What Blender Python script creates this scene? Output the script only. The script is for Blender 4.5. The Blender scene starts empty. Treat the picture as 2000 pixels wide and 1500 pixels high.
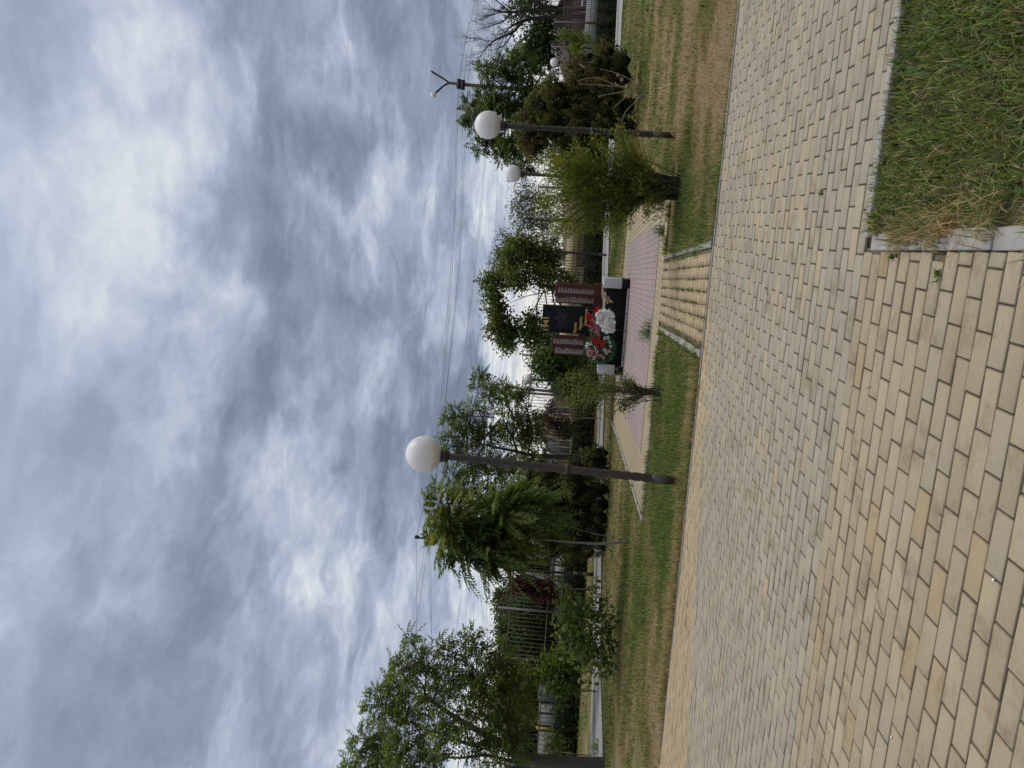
import bpy, math, random
import numpy as np
from mathutils import Vector, Matrix, noise as mnoise
rng = np.random.default_rng(7); random.seed(7)
S = bpy.context.scene
COL = S.collection
# ------------------------------------------------------------------ camera calibration (solved from the brick grid)
F_, PITCH, ROLL, YAW, CH = 1515.1, 0.07453, 0.06856, 0.21415, 1.2905
CZ = CH + 0.02
_R0 = np.array([[1,0,0],[0,0,-1],[0,1,0]], float)
cy, sy = math.cos(YAW), math.sin(YAW)
_R = _R0 @ np.array([[cy,sy,0],[-sy,cy,0],[0,0,1]])
c, s = math.cos(PITCH), math.sin(PITCH); _R = np.array([[1,0,0],[0,c,s],[0,-s,c]]) @ _R
c, s = math.cos(ROLL), math.sin(ROLL);   _R = np.array([[c,-s,0],[s,c,0],[0,0,1]]) @ _R   # rows: right, down, forward of the upright picture
CAMP = np.array([0,0,CZ])
def ray(x, y):
    return _R.T @ np.array([(1500-y-750)/F_, (x-1000)/F_, 1.0])
def P(x, y, dep):                       # point on the line of sight at a forward distance (metres)
    return CAMP + ray(x, y)*dep
def depth_of(p): return float(_R[2] @ (np.asarray(p, float)-CAMP))
def project(pts):
    q = (np.asarray(pts)-CAMP) @ _R.T
    z = np.maximum(q[:,2], 1e-3)
    u = 750+F_*q[:,0]/z; v = 1000+F_*q[:,1]/z
    return v, 1500-u, q[:,2]
# fence line on the ground plan and the gentle rise of the lawn toward it
FA, FB = P(1062,1500,25.0)[:2], P(1165,0,38.0)[:2]
FD = (FB-FA)/np.linalg.norm(FB-FA); FN = np.array([-FD[1], FD[0]])
if FN[1] < 0: FN = -FN
def terr(X, Y):
    X = np.asarray(X, float); Y = np.asarray(Y, float)
    d = -((X-FA[0])*FN[0]+(Y-FA[1])*FN[1])
    t = np.clip(1-d/9.0, 0, 1)
    return 0.45*t*t
def G(x, y, off=0.02):                  # point where the line of sight meets the ground
    d = ray(x, y); t = (off-CZ)/d[2] if d[2] < -1e-4 else 120.0
    if t > 120: t = 120.
    for k in range(60):
        p = CAMP+d*t; e = p[2]-(float(terr(p[0],p[1]))+off)
        t += max(-2, min(2, e/max(0.02, -d[2])*0.5))
        t = max(0.5, min(t, 140))
    return CAMP+d*t
def PXM(dep): return dep/F_
# ------------------------------------------------------------------ mesh accumulator
class MB:
    def __init__(s): s.v=[]; s.q=[]; s.t=[]; s.c=[]; s.n=0
    def add(s, v, q=None, t=None, col=(1,1,1)):
        v = np.asarray(v, float).reshape(-1,3)
        c = np.asarray(col, float)
        if c.ndim == 1: c = np.tile(c, (len(v),1))
        s.v.append(v); s.c.append(c)
        if q is not None and len(q): s.q.append(np.asarray(q, np.int64).reshape(-1,4)+s.n)
        if t is not None and len(t): s.t.append(np.asarray(t, np.int64).reshape(-1,3)+s.n)
        s.n += len(v)
    def build(s, name, mat, parent=None, smooth=False, bevel=0, org=None):
        v = np.concatenate(s.v); c = np.concatenate(s.c)
        q = np.concatenate(s.q) if s.q else np.zeros((0,4),np.int64)
        t = np.concatenate(s.t) if s.t else np.zeros((0,3),np.int64)
        me = bpy.data.meshes.new(name)
        if org is not None: v = v-np.asarray(org, float)
        me.vertices.add(len(v)); me.vertices.foreach_set('co', v.ravel())
        me.loops.add(len(q)*4+len(t)*3)
        me.loops.foreach_set('vertex_index', np.concatenate([q.ravel(), t.ravel()]).astype(np.int32))
        me.polygons.add(len(q)+len(t))
        st = np.concatenate([np.arange(len(q))*4, len(q)*4+np.arange(len(t))*3]).astype(np.int32)
        me.polygons.foreach_set('loop_start', st)
        if smooth: me.polygons.foreach_set('use_smooth', np.ones(len(st), bool))
        a = me.attributes.new('Col','FLOAT_COLOR','POINT')
        a.data.foreach_set('color', np.concatenate([c, np.ones((len(c),1))],1).astype(np.float32).ravel())
        me.update(calc_edges=True); me.validate()
        me.materials.append(mat)
        o = bpy.data.objects.new(name, me); COL.objects.link(o)
        if parent is not None:
            o.parent = parent
            if org is None: o.matrix_parent_inverse = parent_inv(parent)
        elif org is not None: o.location = org
        if bevel:
            m = o.modifiers.new('Bevel','BEVEL'); m.width = bevel; m.segments = 2; m.limit_method = 'ANGLE'
        return o
def parent_inv(p):
    return (Matrix.Translation(p.location) @ p.rotation_euler.to_matrix().to_4x4()).inverted()
def tag(o, label=None, cat=None, group=None, kind=None):
    if label: o['label'] = label
    if cat: o['category'] = cat
    if group: o['group'] = group
    if kind: o['kind'] = kind
    return o
def thing(name, label, cat, loc, group=None):
    o = bpy.data.objects.new(name, None); COL.objects.link(o); o.location = Vector(loc); o.empty_display_size = 0.2
    return tag(o, label, cat, group)
def box(mb, c, sz, rz=0, col=(1,1,1), top=1.0):
    hx,hy,hz = np.array(sz)/2
    v = np.array([[x*hx*(top if z>0 else 1),y*hy*(top if z>0 else 1),z*hz] for z in (-1,1) for y in (-1,1) for x in (-1,1)], float)
    R = np.array([[math.cos(rz),-math.sin(rz),0],[math.sin(rz),math.cos(rz),0],[0,0,1]])
    v = v@R.T+np.asarray(c, float)
    mb.add(v, [[0,2,3,1],[4,5,7,6],[0,1,5,4],[2,6,7,3],[0,4,6,2],[1,3,7,5]], col=col)
def frame(d):
    d = d/np.linalg.norm(d); a = np.array([0,0,1.]) if abs(d[2])<.9 else np.array([1.,0,0])
    x = np.cross(a,d); x /= np.linalg.norm(x); return x, np.cross(d,x)
def tube(mb, pts, rad, n=6, col=(1,1,1), cap=True):
    pts = np.asarray(pts, float); m = len(pts); rad = np.broadcast_to(np.asarray(rad, float), (m,))
    T = np.gradient(pts, axis=0); x, y = frame(T[0]); V=[]
    a = np.arange(n)/n*2*math.pi
    for i in range(m):
        t = T[i]/(np.linalg.norm(T[i])+1e-9); x = x-t*(x@t); x /= np.linalg.norm(x)+1e-9; y = np.cross(t,x)
        V.append(pts[i]+rad[i]*(np.cos(a)[:,None]*x+np.sin(a)[:,None]*y))
    Q=[[i*n+j, i*n+(j+1)%n, (i+1)*n+(j+1)%n, (i+1)*n+j] for i in range(m-1) for j in range(n)]
    V = np.concatenate(V); tr=[]
    if cap:
        V = np.concatenate([V, pts[:1], pts[-1:]]); k=m*n
        tr = [[k,(j+1)%n,j] for j in range(n)]+[[k+1,(m-1)*n+j,(m-1)*n+(j+1)%n] for j in range(n)]
    mb.add(V, Q, tr, col)
def lathe(mb, prof, n=24, c=(0,0,0), col=(1,1,1)):
    prof = np.asarray(prof, float); a = np.arange(n)/n*2*math.pi
    V = np.array([[r*math.cos(t), r*math.sin(t), z] for r,z in prof for t in a])+np.asarray(c, float)
    Q=[[i*n+j, i*n+(j+1)%n, (i+1)*n+(j+1)%n, (i+1)*n+j] for i in range(len(prof)-1) for j in range(n)]
    mb.add(V, Q, col=col)
def spline(pts, n=8):
    pts = np.asarray(pts, float)
    if len(pts) < 3:
        t = np.linspace(0,1,n)[:,None]; return pts[0]*(1-t)+pts[-1]*t
    Pp = np.concatenate([[2*pts[0]-pts[1]], pts, [2*pts[-1]-pts[-2]]]); out=[]
    for i in range(1,len(Pp)-2):
        p0,p1,p2,p3 = Pp[i-1:i+3]
        for t in np.linspace(0,1,n,endpoint=False):
            out.append(.5*((2*p1)+(-p0+p2)*t+(2*p0-5*p1+4*p2-p3)*t*t+(-p0+3*p1-3*p2+p3)*t**3))
    out.append(pts[-1]); return np.array(out)
def unit(a): return a/(np.linalg.norm(a,axis=-1,keepdims=True)+1e-9)
def rdir(n): return unit(rng.normal(size=(n,3)))
# ------------------------------------------------------------------ materials
def newmat(name):
    m = bpy.data.materials.new(name); m.use_nodes = True; nt = m.node_tree
    return m, nt, nt.nodes['Principled BSDF'], nt.nodes['Material Output']
def N(nt, t, **k):
    n = nt.nodes.new(t)
    for a,b in k.items(): setattr(n, a, b)
    return n
def attr(nt, name='Col'): return N(nt,'ShaderNodeAttribute', attribute_name=name).outputs['Color']
def mixc(nt, f, a, b, mode='MIX'):
    n = N(nt,'ShaderNodeMix', data_type='RGBA', blend_type=mode)
    for i,x in ((0,f),(6,a),(7,b)):
        if hasattr(x,'is_linked'): nt.links.new(x, n.inputs[i])
        else: n.inputs[i].default_value = x if i==0 else (*x,1)
    return n.outputs[2]
def noise(nt, scale, detail=5, rough=.55, coord='Object', dim='3D'):
    tc = N(nt,'ShaderNodeTexCoord'); n = N(nt,'ShaderNodeTexNoise'); n.inputs['Scale'].default_value = scale
    n.inputs['Detail'].default_value = detail; n.inputs['Roughness'].default_value = rough
    nt.links.new(tc.outputs[coord], n.inputs['Vector']); return n.outputs['Fac']
def ramp(nt, f, stops):
    r = N(nt,'ShaderNodeValToRGB'); e = r.color_ramp.elements
    while len(e) < len(stops): e.new(.5)
    for el,(p,c) in zip(e, stops): el.position = p; el.color = (*c,1) if len(c)==3 else c
    nt.links.new(f, r.inputs[0]); return r.outputs[0]
def bump(nt, b, h, dist, strength=1):
    n = N(nt,'ShaderNodeBump'); n.inputs['Distance'].default_value = dist; n.inputs['Strength'].default_value = strength
    nt.links.new(h, n.inputs['Height']); nt.links.new(n.outputs[0], b.inputs['Normal'])
def mat_simple(name, col, rough=.6, nscale=20, var=.25, metal=0, bd=0, spec=.5):
    m, nt, b, o = newmat(name)
    f = noise(nt, nscale)
    c = mixc(nt, f, [x*(1-var) for x in col], [min(1,x*(1+var)) for x in col])
    nt.links.new(c, b.inputs['Base Color']); b.inputs['Roughness'].default_value = rough; b.inputs['Metallic'].default_value = metal
    b.inputs['Specular IOR Level'].default_value = spec
    if bd: bump(nt, b, f, bd)
    return m
def mat_leaf(name, rough=.55, trans=.42, spec=.25, tint=(1.25,1.3,.55)):
    m, nt, b, o = newmat(name)
    a = attr(nt); f = noise(nt, 6, 3)
    v = mixc(nt, f, (.7,.7,.7), (1.3,1.3,1.25)); c = mixc(nt, 1.0, a, v, 'MULTIPLY')
    nt.links.new(c, b.inputs['Base Color']); b.inputs['Roughness'].default_value = rough; b.inputs['Specular IOR Level'].default_value = spec
    tr = N(nt,'ShaderNodeBsdfTranslucent'); c2 = mixc(nt, 1.0, c, tint, 'MULTIPLY'); nt.links.new(c2, tr.inputs['Color'])
    mx = N(nt,'ShaderNodeMixShader'); mx.inputs[0].default_value = trans
    nt.links.new(b.outputs[0], mx.inputs[1]); nt.links.new(tr.outputs[0], mx.inputs[2]); nt.links.new(mx.outputs[0], o.inputs['Surface'])
    return m
def mat_attr(name, rough=.8, nscale=60, var=.2, bd=0, bscale=None, spec=.3, stain=0):
    m, nt, b, o = newmat(name)
    f = noise(nt, nscale, 6, .65)
    v = mixc(nt, f, (1-var,)*3, (1+var,)*3); c = mixc(nt, 1.0, attr(nt), v, 'MULTIPLY')
    if stain:
        c = mixc(nt, 1.0, c, mixc(nt, noise(nt, .8, 5, .65), (.84,.84,.84), (1.14,1.14,1.14)), 'MULTIPLY')
        g = ramp(nt, noise(nt, 4.6, 8, .74), [(.52,(0,0,0)),(.66,(1,1,1))])
        mm = N(nt,'ShaderNodeMath', operation='MULTIPLY'); mm.inputs[1].default_value = stain; nt.links.new(g, mm.inputs[0])
        c = mixc(nt, mm.outputs[0], c, (.16,.125,.075))
        g2 = ramp(nt, noise(nt, 210, 2, .5), [(.70,(0,0,0)),(.76,(1,1,1))])
        c = mixc(nt, g2, c, (.14,.12,.09))
        g3 = ramp(nt, noise(nt, 160, 2, .5), [(.74,(0,0,0)),(.79,(1,1,1))])
        c = mixc(nt, g3, c, (.6,.55,.44))
    nt.links.new(c, b.inputs['Base Color']); b.inputs['Roughness'].default_value = rough; b.inputs['Specular IOR Level'].default_value = spec
    if bd: bump(nt, b, noise(nt, bscale or nscale, 4), bd)
    return m
M = {}
M['leaf'] = mat_leaf('leaf'); M['needle'] = mat_leaf('needle', .75, .12, .15); M['grass'] = mat_leaf('grass_blade', .6, .3, .2)
M['bark'] = mat_attr('bark', .9, 14, .35, .01)
M['darkcore'] = mat_simple('shaded_foliage', (.010,.013,.006), 1, 9, .4, spec=.1)  # near-black colour standing for the shade deep inside bushes
M['brick'] = mat_attr('paving_brick', .9, 70, .13, .0012, 240, spec=.2, stain=.62)
M['joint'] = mat_simple('joint_dirt', (.125,.102,.075), 1, 60, .5, bd=.004, spec=.1)
M['concrete'] = mat_simple('concrete', (.265,.258,.245), .85, 9, .28, bd=.002)
M['sidewalk'] = mat_simple('sidewalk_concrete', (.25,.248,.25), .85, 5, .2)
M['granite'] = mat_simple('black_granite', (.0045,.005,.006), .30, 300, .5, spec=.14)
M['redgranite'] = mat_simple('red_granite', (.060,.021,.017), .45, 160, .35, spec=.15)
M['greystone'] = mat_simple('pale_granite', (.36,.37,.39), .6, 90, .2)
M['gold'] = mat_simple('gold_paint', (.50,.36,.10), .5, 60, .1)
M['etch'] = mat_simple('etched_grey', (.030,.032,.036), .7, 80, .5)
M['inscr'] = mat_simple('inscription', (.34,.31,.30), .7, 80, .3)
M['post'] = mat_simple('brown_post_paint', (.030,.023,.020), .5, 40, .35, bd=.002)
M['collar'] = mat_simple('dark_metal', (.014,.014,.015), .5, 30, .3)
M['fence'] = mat_simple('fence_paint', (.075,.050,.042), .6, 8, .3)
M['fencepost'] = mat_simple('fence_post_steel', (.10,.10,.105), .6, 10, .2)
M['cpole'] = mat_simple('pole_concrete', (.36,.35,.34), .9, 6, .15)
M['wire'] = mat_simple('cable', (.10,.10,.11), .7, 5, .1)
M['rust'] = mat_simple('rusty_steel', (.05,.035,.032), .7, 12, .3)
M['petal'] = mat_leaf('petal', .6, .25, .2, (1.,1.,1.))
M['plain'] = mat_attr('painted_wall', .9, 3, .12)
def glass_globe():
    m, nt, b, o = newmat('opal_globe')
    g = N(nt,'ShaderNodeNewGeometry'); sx = N(nt,'ShaderNodeSeparateXYZ')
    tc = N(nt,'ShaderNodeTexCoord'); nt.links.new(tc.outputs['Object'], sx.inputs[0])
    mr = N(nt,'ShaderNodeMapRange'); mr.inputs[1].default_value=-.22; mr.inputs[2].default_value=.02; nt.links.new(sx.outputs[2], mr.inputs[0])
    ad = N(nt,'ShaderNodeMath', operation='MULTIPLY_ADD'); ad.inputs[1].default_value=.7; nt.links.new(noise(nt, 18, 5, .7), ad.inputs[0])
    nt.links.new(mr.outputs[0], ad.inputs[2]); 
    c = ramp(nt, ad.outputs[0], [(.25,(.30,.265,.22)),(.9,(.80,.80,.81))])
    nt.links.new(c, b.inputs['Base Color']); b.inputs['Roughness'].default_value=.3; b.inputs['Specular IOR Level'].default_value=.35
    tr = N(nt,'ShaderNodeBsdfTranslucent'); nt.links.new(c, tr.inputs['Color']); mx = N(nt,'ShaderNodeMixShader'); mx.inputs[0].default_value=.3
    nt.links.new(b.outputs[0], mx.inputs[1]); nt.links.new(tr.outputs[0], mx.inputs[2]); nt.links.new(mx.outputs[0], o.inputs['Surface'])
    return m
M['globe'] = glass_globe()
def lawn_mat():
    m, nt, b, o = newmat('lawn_soil')
    f = noise(nt, 9, 8, .75); f2 = noise(nt, 55, 4, .7)
    c = mixc(nt, f, (.45,.45,.45), (1.5,1.5,1.5)); c = mixc(nt, 1.0, attr(nt), c, 'MULTIPLY')
    v = mixc(nt, f2, (.5,.5,.5), (1.45,1.45,1.45)); c = mixc(nt, 1.0, c, v, 'MULTIPLY')
    nt.links.new(c, b.inputs['Base Color']); b.inputs['Roughness'].default_value = 1; b.inputs['Specular IOR Level'].default_value=.1
    bump(nt, b, f2, .03); return m
M['lawn'] = lawn_mat()
def tile_mat(name, c1, c2, rot, bw, bh, mortar=(.10,.075,.06), ms=.006):
    m, nt, b, o = newmat(name)
    tc = N(nt,'ShaderNodeTexCoord'); mp = N(nt,'ShaderNodeMapping'); mp.inputs['Rotation'].default_value[2] = rot
    nt.links.new(tc.outputs['Object'], mp.inputs['Vector'])
    br = N(nt,'ShaderNodeTexBrick'); br.inputs['Scale'].default_value = 1; br.inputs['Brick Width'].default_value = bw; br.inputs['Row Height'].default_value = bh
    br.inputs['Mortar Size'].default_value = ms; br.inputs['Mortar Smooth'].default_value=.3; br.inputs['Color1'].default_value=(*c1,1); br.inputs['Color2'].default_value=(*c2,1); br.inputs['Mortar'].default_value=(*mortar,1)
    nt.links.new(mp.outputs[0], br.inputs['Vector'])
    v = mixc(nt, noise(nt, 1.3, 6, .7), (.72,.72,.72), (1.25,1.25,1.25)); c = mixc(nt, 1.0, br.outputs['Color'], v, 'MULTIPLY')
    nt.links.new(c, b.inputs['Base Color']); b.inputs['Roughness'].default_value=.85
    bump(nt, b, br.outputs['Fac'], -.004); return m
M['pink'] = tile_mat('pink_tile', (.27,.205,.19), (.225,.182,.178), math.pi/2-.07, .2, .1, (.13,.10,.09), .005)
M['ybrick'] = tile_mat('yellow_tile', (.34,.265,.165), (.29,.24,.155), math.pi/2-.09, .2, .1, (.09,.08,.04), .010)
M['ybrick2'] = tile_mat('yellow_tile_front', (.34,.265,.165), (.30,.245,.155), 0.01, .2, .1, (.10,.085,.05), .009)
# ------------------------------------------------------------------ ground layout helpers
def inpoly(X, Y, poly):
    r = np.zeros(len(X), bool); n=len(poly); j=n-1
    for i in range(n):
        xi,yi=poly[i]; xj,yj=poly[j]
        with np.errstate(divide='ignore', invalid='ignore'):
            cnd=((yi>Y)!=(yj>Y))&(X<(xj-xi)*(Y-yi)/(yj-yi+1e-12)+xi)
        r^=cnd; j=i
    return r
PLAZA=[(-4.56,11.80),(.74,12.02),(.08,22.4),(-5.62,22.3)]
PINK=[(-3.88,12.92),(.02,12.97),(-.57,21.6),(-4.72,21.5)]
CONN=[(-1.20,7.86),(-.22,7.86),(-.54,12.0),(-1.49,12.0)]
near_px=[(1182,1560),(1181,1500),(1178,1400),(1175,1300),(1176,1150),(1177,1000),(1179,880),(1181,800),(1184,700),(1190,500),(1194,390),(1207,200),(1213,100),(1218,0),(1222,-60)]
far_px=[(1158,1560),(1158,1500),(1160,1400),(1162,1300),(1165,1150),(1168,1000),(1170,880),(1173,800),(1176,700),(1181,500),(1186,390),(1198,200),(1204,100),(1209,0),(1212,-60)]
BN=np.array([G(*p,0.0) for p in near_px]); BF=np.array([G(*p,0.0) for p in far_px])
BPOLY=[(p[0],p[1]) for p in BN]+[(p[0],p[1]) for p in BF[::-1]]
KX,KY = 0.04, 3.735        # corner of the foreground lawn
FARY = 7.80
def far_edge(X): return 7.80-0.02*np.clip(-X-1.5,0,10)
def nz(x,y,z=0.): return mnoise.noise(Vector((x,y,z)))
def fb(x,y,z=0.): return nz(x,y,z)+.5*nz(x*2.1,y*2.1,z+5)+.25*nz(x*4.3,y*4.3,z+9)
def straw(X, Y):
    s = .40+.62*fb(X*.42+3+.5*nz(X*.6,Y*.9,3.), Y*.80+.5*nz(X*.5,Y*.5,6.), 1.)+.42*fb(X*1.6,Y*1.9,4.)
    if Y < 4:                                          # foreground lawn
        return min(1,max(0,.22+.35*fb(X*2.,Y*2.,2.)+.25*max(0,nz(X*5,Y*5,7))))
    if X > .8 and Y < 14: s += .62*min(1,(X-.8)/.7)*(1 if Y<10.4 else .55)-.75*math.exp(-((Y-(10.2+.2*math.sin(X*2)))/.55)**2)*(.6+.6*nz(X*1.3,1.7))
    if X > .2 and 14 <= Y < 19: s += .22
    if -4.3 < X < -1.5 and 8.6 < Y < 12.0: s -= .34
    if -.5 < X < .6 and Y < 11: s -= .3
    if Y < 8.75 and X < -1.6: s += .55*max(0,1-(Y-7.8)/.9)*(.6+.8*nz(X*1.1,3.3))
    if X < -4.4 and 9.0 < Y < 9.9: s += .18
    if Y > 22 and X > -1: s -= .1
    return min(1, max(0, s))
GREEN=np.array([.088,.130,.028]); GREEN2=np.array([.135,.175,.046]); STRAW=np.array([.40,.30,.165]); SOIL=np.array([.15,.115,.07])
# ground sheet
def coords(lo, hi, step, far):
    a=list(np.arange(lo,hi+1e-6,step)); st=step
    while a[-1] < far: st*=1.5; a.append(a[-1]+st)
    st=step
    while a[0] > -far: st*=1.5; a.insert(0,a[0]-st)
    return np.array(a)
gx=coords(-22,18,.25,1600); gy=coords(-3,46,.25,1600)
XX,YY=np.meshgrid(gx,gy); fx,fy=XX.ravel(),YY.ravel(); fz=terr(fx,fy)
gc=np.zeros((len(fx),3))
for i in range(len(fx)):
    X,Y=fx[i],fy[i]
    if -25<X<20 and 3.9<Y<48:
        s_=straw(X,Y); g=GREEN*.75*(1-s_)+STRAW*.72*s_
        if s_>.55: g=g*(1-.75*min(1,(s_-.55)*3))+np.array([.27,.20,.125])*.75*min(1,(s_-.55)*3)
    elif Y<=3.9: g=SOIL*.5+GREEN*.25
    else: g=GREEN*.9
    gc[i]=g
nx,ny=len(gx),len(gy)
ii=np.arange(nx-1)[None,:]+np.arange(ny-1)[:,None]*nx; ii=ii.ravel()
mb=MB(); mb.add(np.stack([fx,fy,fz],1), np.stack([ii,ii+1,ii+nx+1,ii+nx],1), col=gc)
tag(mb.build('ground',M['lawn'],smooth=True),'lawn ground with green and dry straw patches','ground',kind='structure')
def flat(poly, z, name, mat, label, cat, kind='structure'):
    mb=MB(); v=[(x,y,z) for x,y in poly]
    mb.add(v, [[0,1,2,3]]); return tag(mb.build(name,mat), label, cat, kind=kind)
# main brick path: joint bed and real bricks
mb=MB()
XL,XR=-12.,6.
mb.add([(XL,-1.5,.010),(KX-.10,-1.5,.010),(KX-.10,KY,.010),(XL,KY,.010)],[[0,1,2,3]])
mb.add([(XL,KY,.010),(XR,KY,.010),(XR,FARY-.02,.010),(XL,7.60,.010)],[[0,1,2,3]])
CW=.0999; BL=.2
Y0=3.3033
k0=int((Y0-7.85)/CW)-1; k1=int((Y0+1.2)/CW)
bj=MB(); bv=[]; bc=[]
YEL=np.array([.340,.268,.165]); YEL2=np.array([.312,.260,.178]); GRY=np.array([.300,.268,.203]); GR2=np.array([.275,.250,.195])
for k in range(k0,k1):
    yb=Y0-k*CW            # far side of the course
    yc=yb-CW/2
    ex=FARY-.03
    x=-12.+(.5 if k%2 else 0)*BL+.016+rng.uniform(-.012,.012)
    while x < 6:
        x1=x+BL; xc=x+BL/2
        if yb > float(far_edge(xc))-.01: x=x1; continue
        lim=(KX-.122+(KY-yc)*.041) if yc<KY-.03 else 6
        if xc>lim+.1: break
        a,b=x+.0022,min(x1-.0022-abs(rng.normal(0,.0016)),lim)
        if b-a>.03:
            wedge=6.22+(xc+5.0)*.33
            if yc>wedge: pY=1.0
            elif yc<KY-.02: pY=1.0 if xc<-.9 or rng.random()<.86 else .3
            else:
                pY=.03+.25*math.exp(-((xc-.35)**2/.5+(yc-5.7)**2/.5))+.5*math.exp(-((xc-.0)**2/.12+(yc-5.2)**2/.8))+(.25*math.exp(-((yc-7.3)**2)/.25) if xc<.6 else 0)+.10*(xc>.5)*max(0,nz(xc*2,yc*2))
            if rng.random()<pY:
                cc=YEL*(.94+.12*rng.random()) if yc>wedge else (YEL*.5+GRY*.5)*(.95+.1*rng.random()) if yc>KY-.02 else (YEL2*(.90+.18*rng.random()) if rng.random()<.85 else YEL2*.97)
                if yc<KY and rng.random()<.16: cc=GRY*.35+YEL2*.65
                if yc<KY and rng.random()<.025: cc=np.array([.305,.242,.148])
            else:
                t=rng.random(); cc=(GRY*t+GR2*(1-t))*(.96+.08*rng.random())
                if yc<KY-.02: cc=cc*.4+YEL2*.6
            z=.0215+rng.normal(0,.0009); tl=rng.normal(0,.0010,2)
            y_a,y_b=yc-CW/2+.0038+abs(rng.normal(0,.0007)),yc+CW/2-.0036
            e=.0042
            zz=[z+tl[0]*i+tl[1]*j for i,j in ((-1,-1),(1,-1),(1,1),(-1,1))]
            v=[(a,y_a,.006),(b,y_a,.006),(b,y_b,.006),(a,y_b,.006),
               (a,y_a,z-.0035),(b,y_a,z-.0035),(b,y_b,z-.0035),(a,y_b,z-.0035),
               (a+e,y_a+e,zz[0]),(b-e,y_a+e,zz[1]),(b-e,y_b-e,zz[2]),(a+e,y_b-e,zz[3])]
            cl=np.array([cc*.30]*4+[cc*.60]*4+[cc]*4)  # sides and edges darkened, shade of the joints put into the colour
            bv.append(v); bc.append(cl)
        x=x1
nb=len(bv); V=np.array(bv).reshape(-1,3); C=np.array(bc).reshape(-1,3)
qf=np.array([[0,1,5,4],[1,2,6,5],[2,3,7,6],[3,0,4,7],[4,5,9,8],[5,6,10,9],[6,7,11,10],[7,4,8,11],[8,9,10,11]])
Q=(np.arange(nb)[:,None,None]*12+qf[None]).reshape(-1,4)
root=tag(mb.build('path',M['joint']),'brick paved path of cream and grey blocks crossing the foreground','path',kind='structure')
bj.add(V,Q,col=C); o=bj.build('paving_bricks',M['brick'],root)
# connecting brick path (short strip to the plaza), stack bond with weeds in the seams
mb=MB(); mb.add([(x,y,.012) for x,y in CONN],[[0,1,2,3]])
croot=tag(mb.build('path',M['joint']),'short cream brick strip leading from the path to the pink plaza','path',kind='structure')
bj=MB(); ncol=7; nrow=20
A,B_,C_,D_=[np.array(p) for p in CONN]
for i in range(ncol):
    for j in range(nrow):
        def bl(s,t): return (A*(1-s)+B_*s)*(1-t)+(D_*(1-s)+C_*s)*t
        s0,s1=.03+.94*(i+.045)/ncol,.03+.94*(i+.955)/ncol; t0,t1=(j+.03)/nrow,(j+.97)/nrow
        cc=YEL*(.9+.2*rng.random()); z=.022+rng.normal(0,.0006)
        q=[bl(s0,t0),bl(s1,t0),bl(s1,t1),bl(s0,t1)]
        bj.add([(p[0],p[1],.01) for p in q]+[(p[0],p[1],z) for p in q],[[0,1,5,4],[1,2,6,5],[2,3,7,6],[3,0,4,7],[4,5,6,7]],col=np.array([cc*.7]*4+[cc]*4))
bj.build('paving_bricks',M['brick'],croot)
# plaza
flat(PLAZA,.020,'pavement',M['ybrick'],'cream brick border around the pink plaza','pavement')
fl=flat([(-4.56,11.80),(.74,12.02),(.70,12.96),(-4.35,12.90)],.0245,'pavement',M['ybrick2'],'front strip of cream bricks along the plaza edge','pavement')
flat(PINK,.029,'pavement',M['pink'],'plaza of worn pinkish grey paving tiles','pavement')
# kerbs
def kerb(a,b,w,h,label,seg=.5,z0=-.05,name='kerb'):
    a=np.array(a,float); b=np.array(b,float); L=np.linalg.norm(b-a); d=(b-a)/L; n=max(1,int(round(L/seg))); mb=MB(); rz=math.atan2(d[1],d[0])
    for i in range(n):
        t=(i+.5)/n*L; c=a+d*t+rng.normal(0,.002,2); z=float(terr(c[0],c[1]))
        box(mb,(c[0],c[1],z+(h+z0)/2+rng.normal(0,.0015)),(L/n-.006,w,h-z0),rz)
    return tag(mb.build(name,M['concrete'],bevel=.006),label,'kerb',kind='structure')
kerb((-12,7.66),(-1.9,7.845),.03,.014,'thin grey kerb along the far left edge of the brick path',1.0)
kerb((-1.9,7.85),(6,7.86),.03,.014,'thin grey kerb along the far right edge of the brick path',1.0)
kerb((KX-.06,KY-.052),(4.5,KY-.052),.055,.034,'pale concrete kerb along the long side of the foreground grass',.95)
kerb((KX-.075,KY-.085),(KX+.12,-1.0),.075,.016,'weedy concrete kerb on the short side of the foreground grass',.5)
kerb((-.17,7.92),(-.48,12.0),.07,.022,'pale kerb on the right of the short brick strip',.5)
kerb((-1.27,7.92),(-1.56,11.9),.07,.022,'pale kerb on the left of the short brick strip',.5)
kerb((-4.62,11.75),(-5.70,22.3),.07,.035,'grey kerb down the left side of the plaza',.6)
kerb((.62,15.0),(.12,22.4),.07,.035,'grey kerb down the right side of the plaza',.6)
kerb((-4.6,11.74),(-1.62,11.88),.05,.03,'grey kerb along the plaza front left of the brick strip',.6)
# back sidewalk
mb=MB(); n=len(BN)
def rs(a,m=6): return spline(a,m)
bn,bf=rs(BN),rs(BF); bn[:,2]=terr(bn[:,0],bn[:,1])+.03; bf[:,2]=terr(bf[:,0],bf[:,1])+.03
mid=bf*.72+bn*.28; m_=len(bn)
mb.add(np.concatenate([bn,mid]),[[i,i+1,m_+i+1,m_+i] for i in range(m_-1)],col=(1,1,1))
tag(mb.build('sidewalk',M['sidewalk']),'pale concrete walkway behind the monument','sidewalk',kind='structure')
mb=MB(); up=np.array([0,0,.05])
mb.add(np.concatenate([mid,mid+up,bf+up]),[[i,i+1,m_+i+1,m_+i] for i in range(m_-1)]+[[m_+i,m_+i+1,2*m_+i+1,2*m_+i] for i in range(m_-1)])
tag(mb.build('kerb',M['concrete']),'raised grey kerb along the far side of the concrete walkway','kerb',kind='structure')
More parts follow.
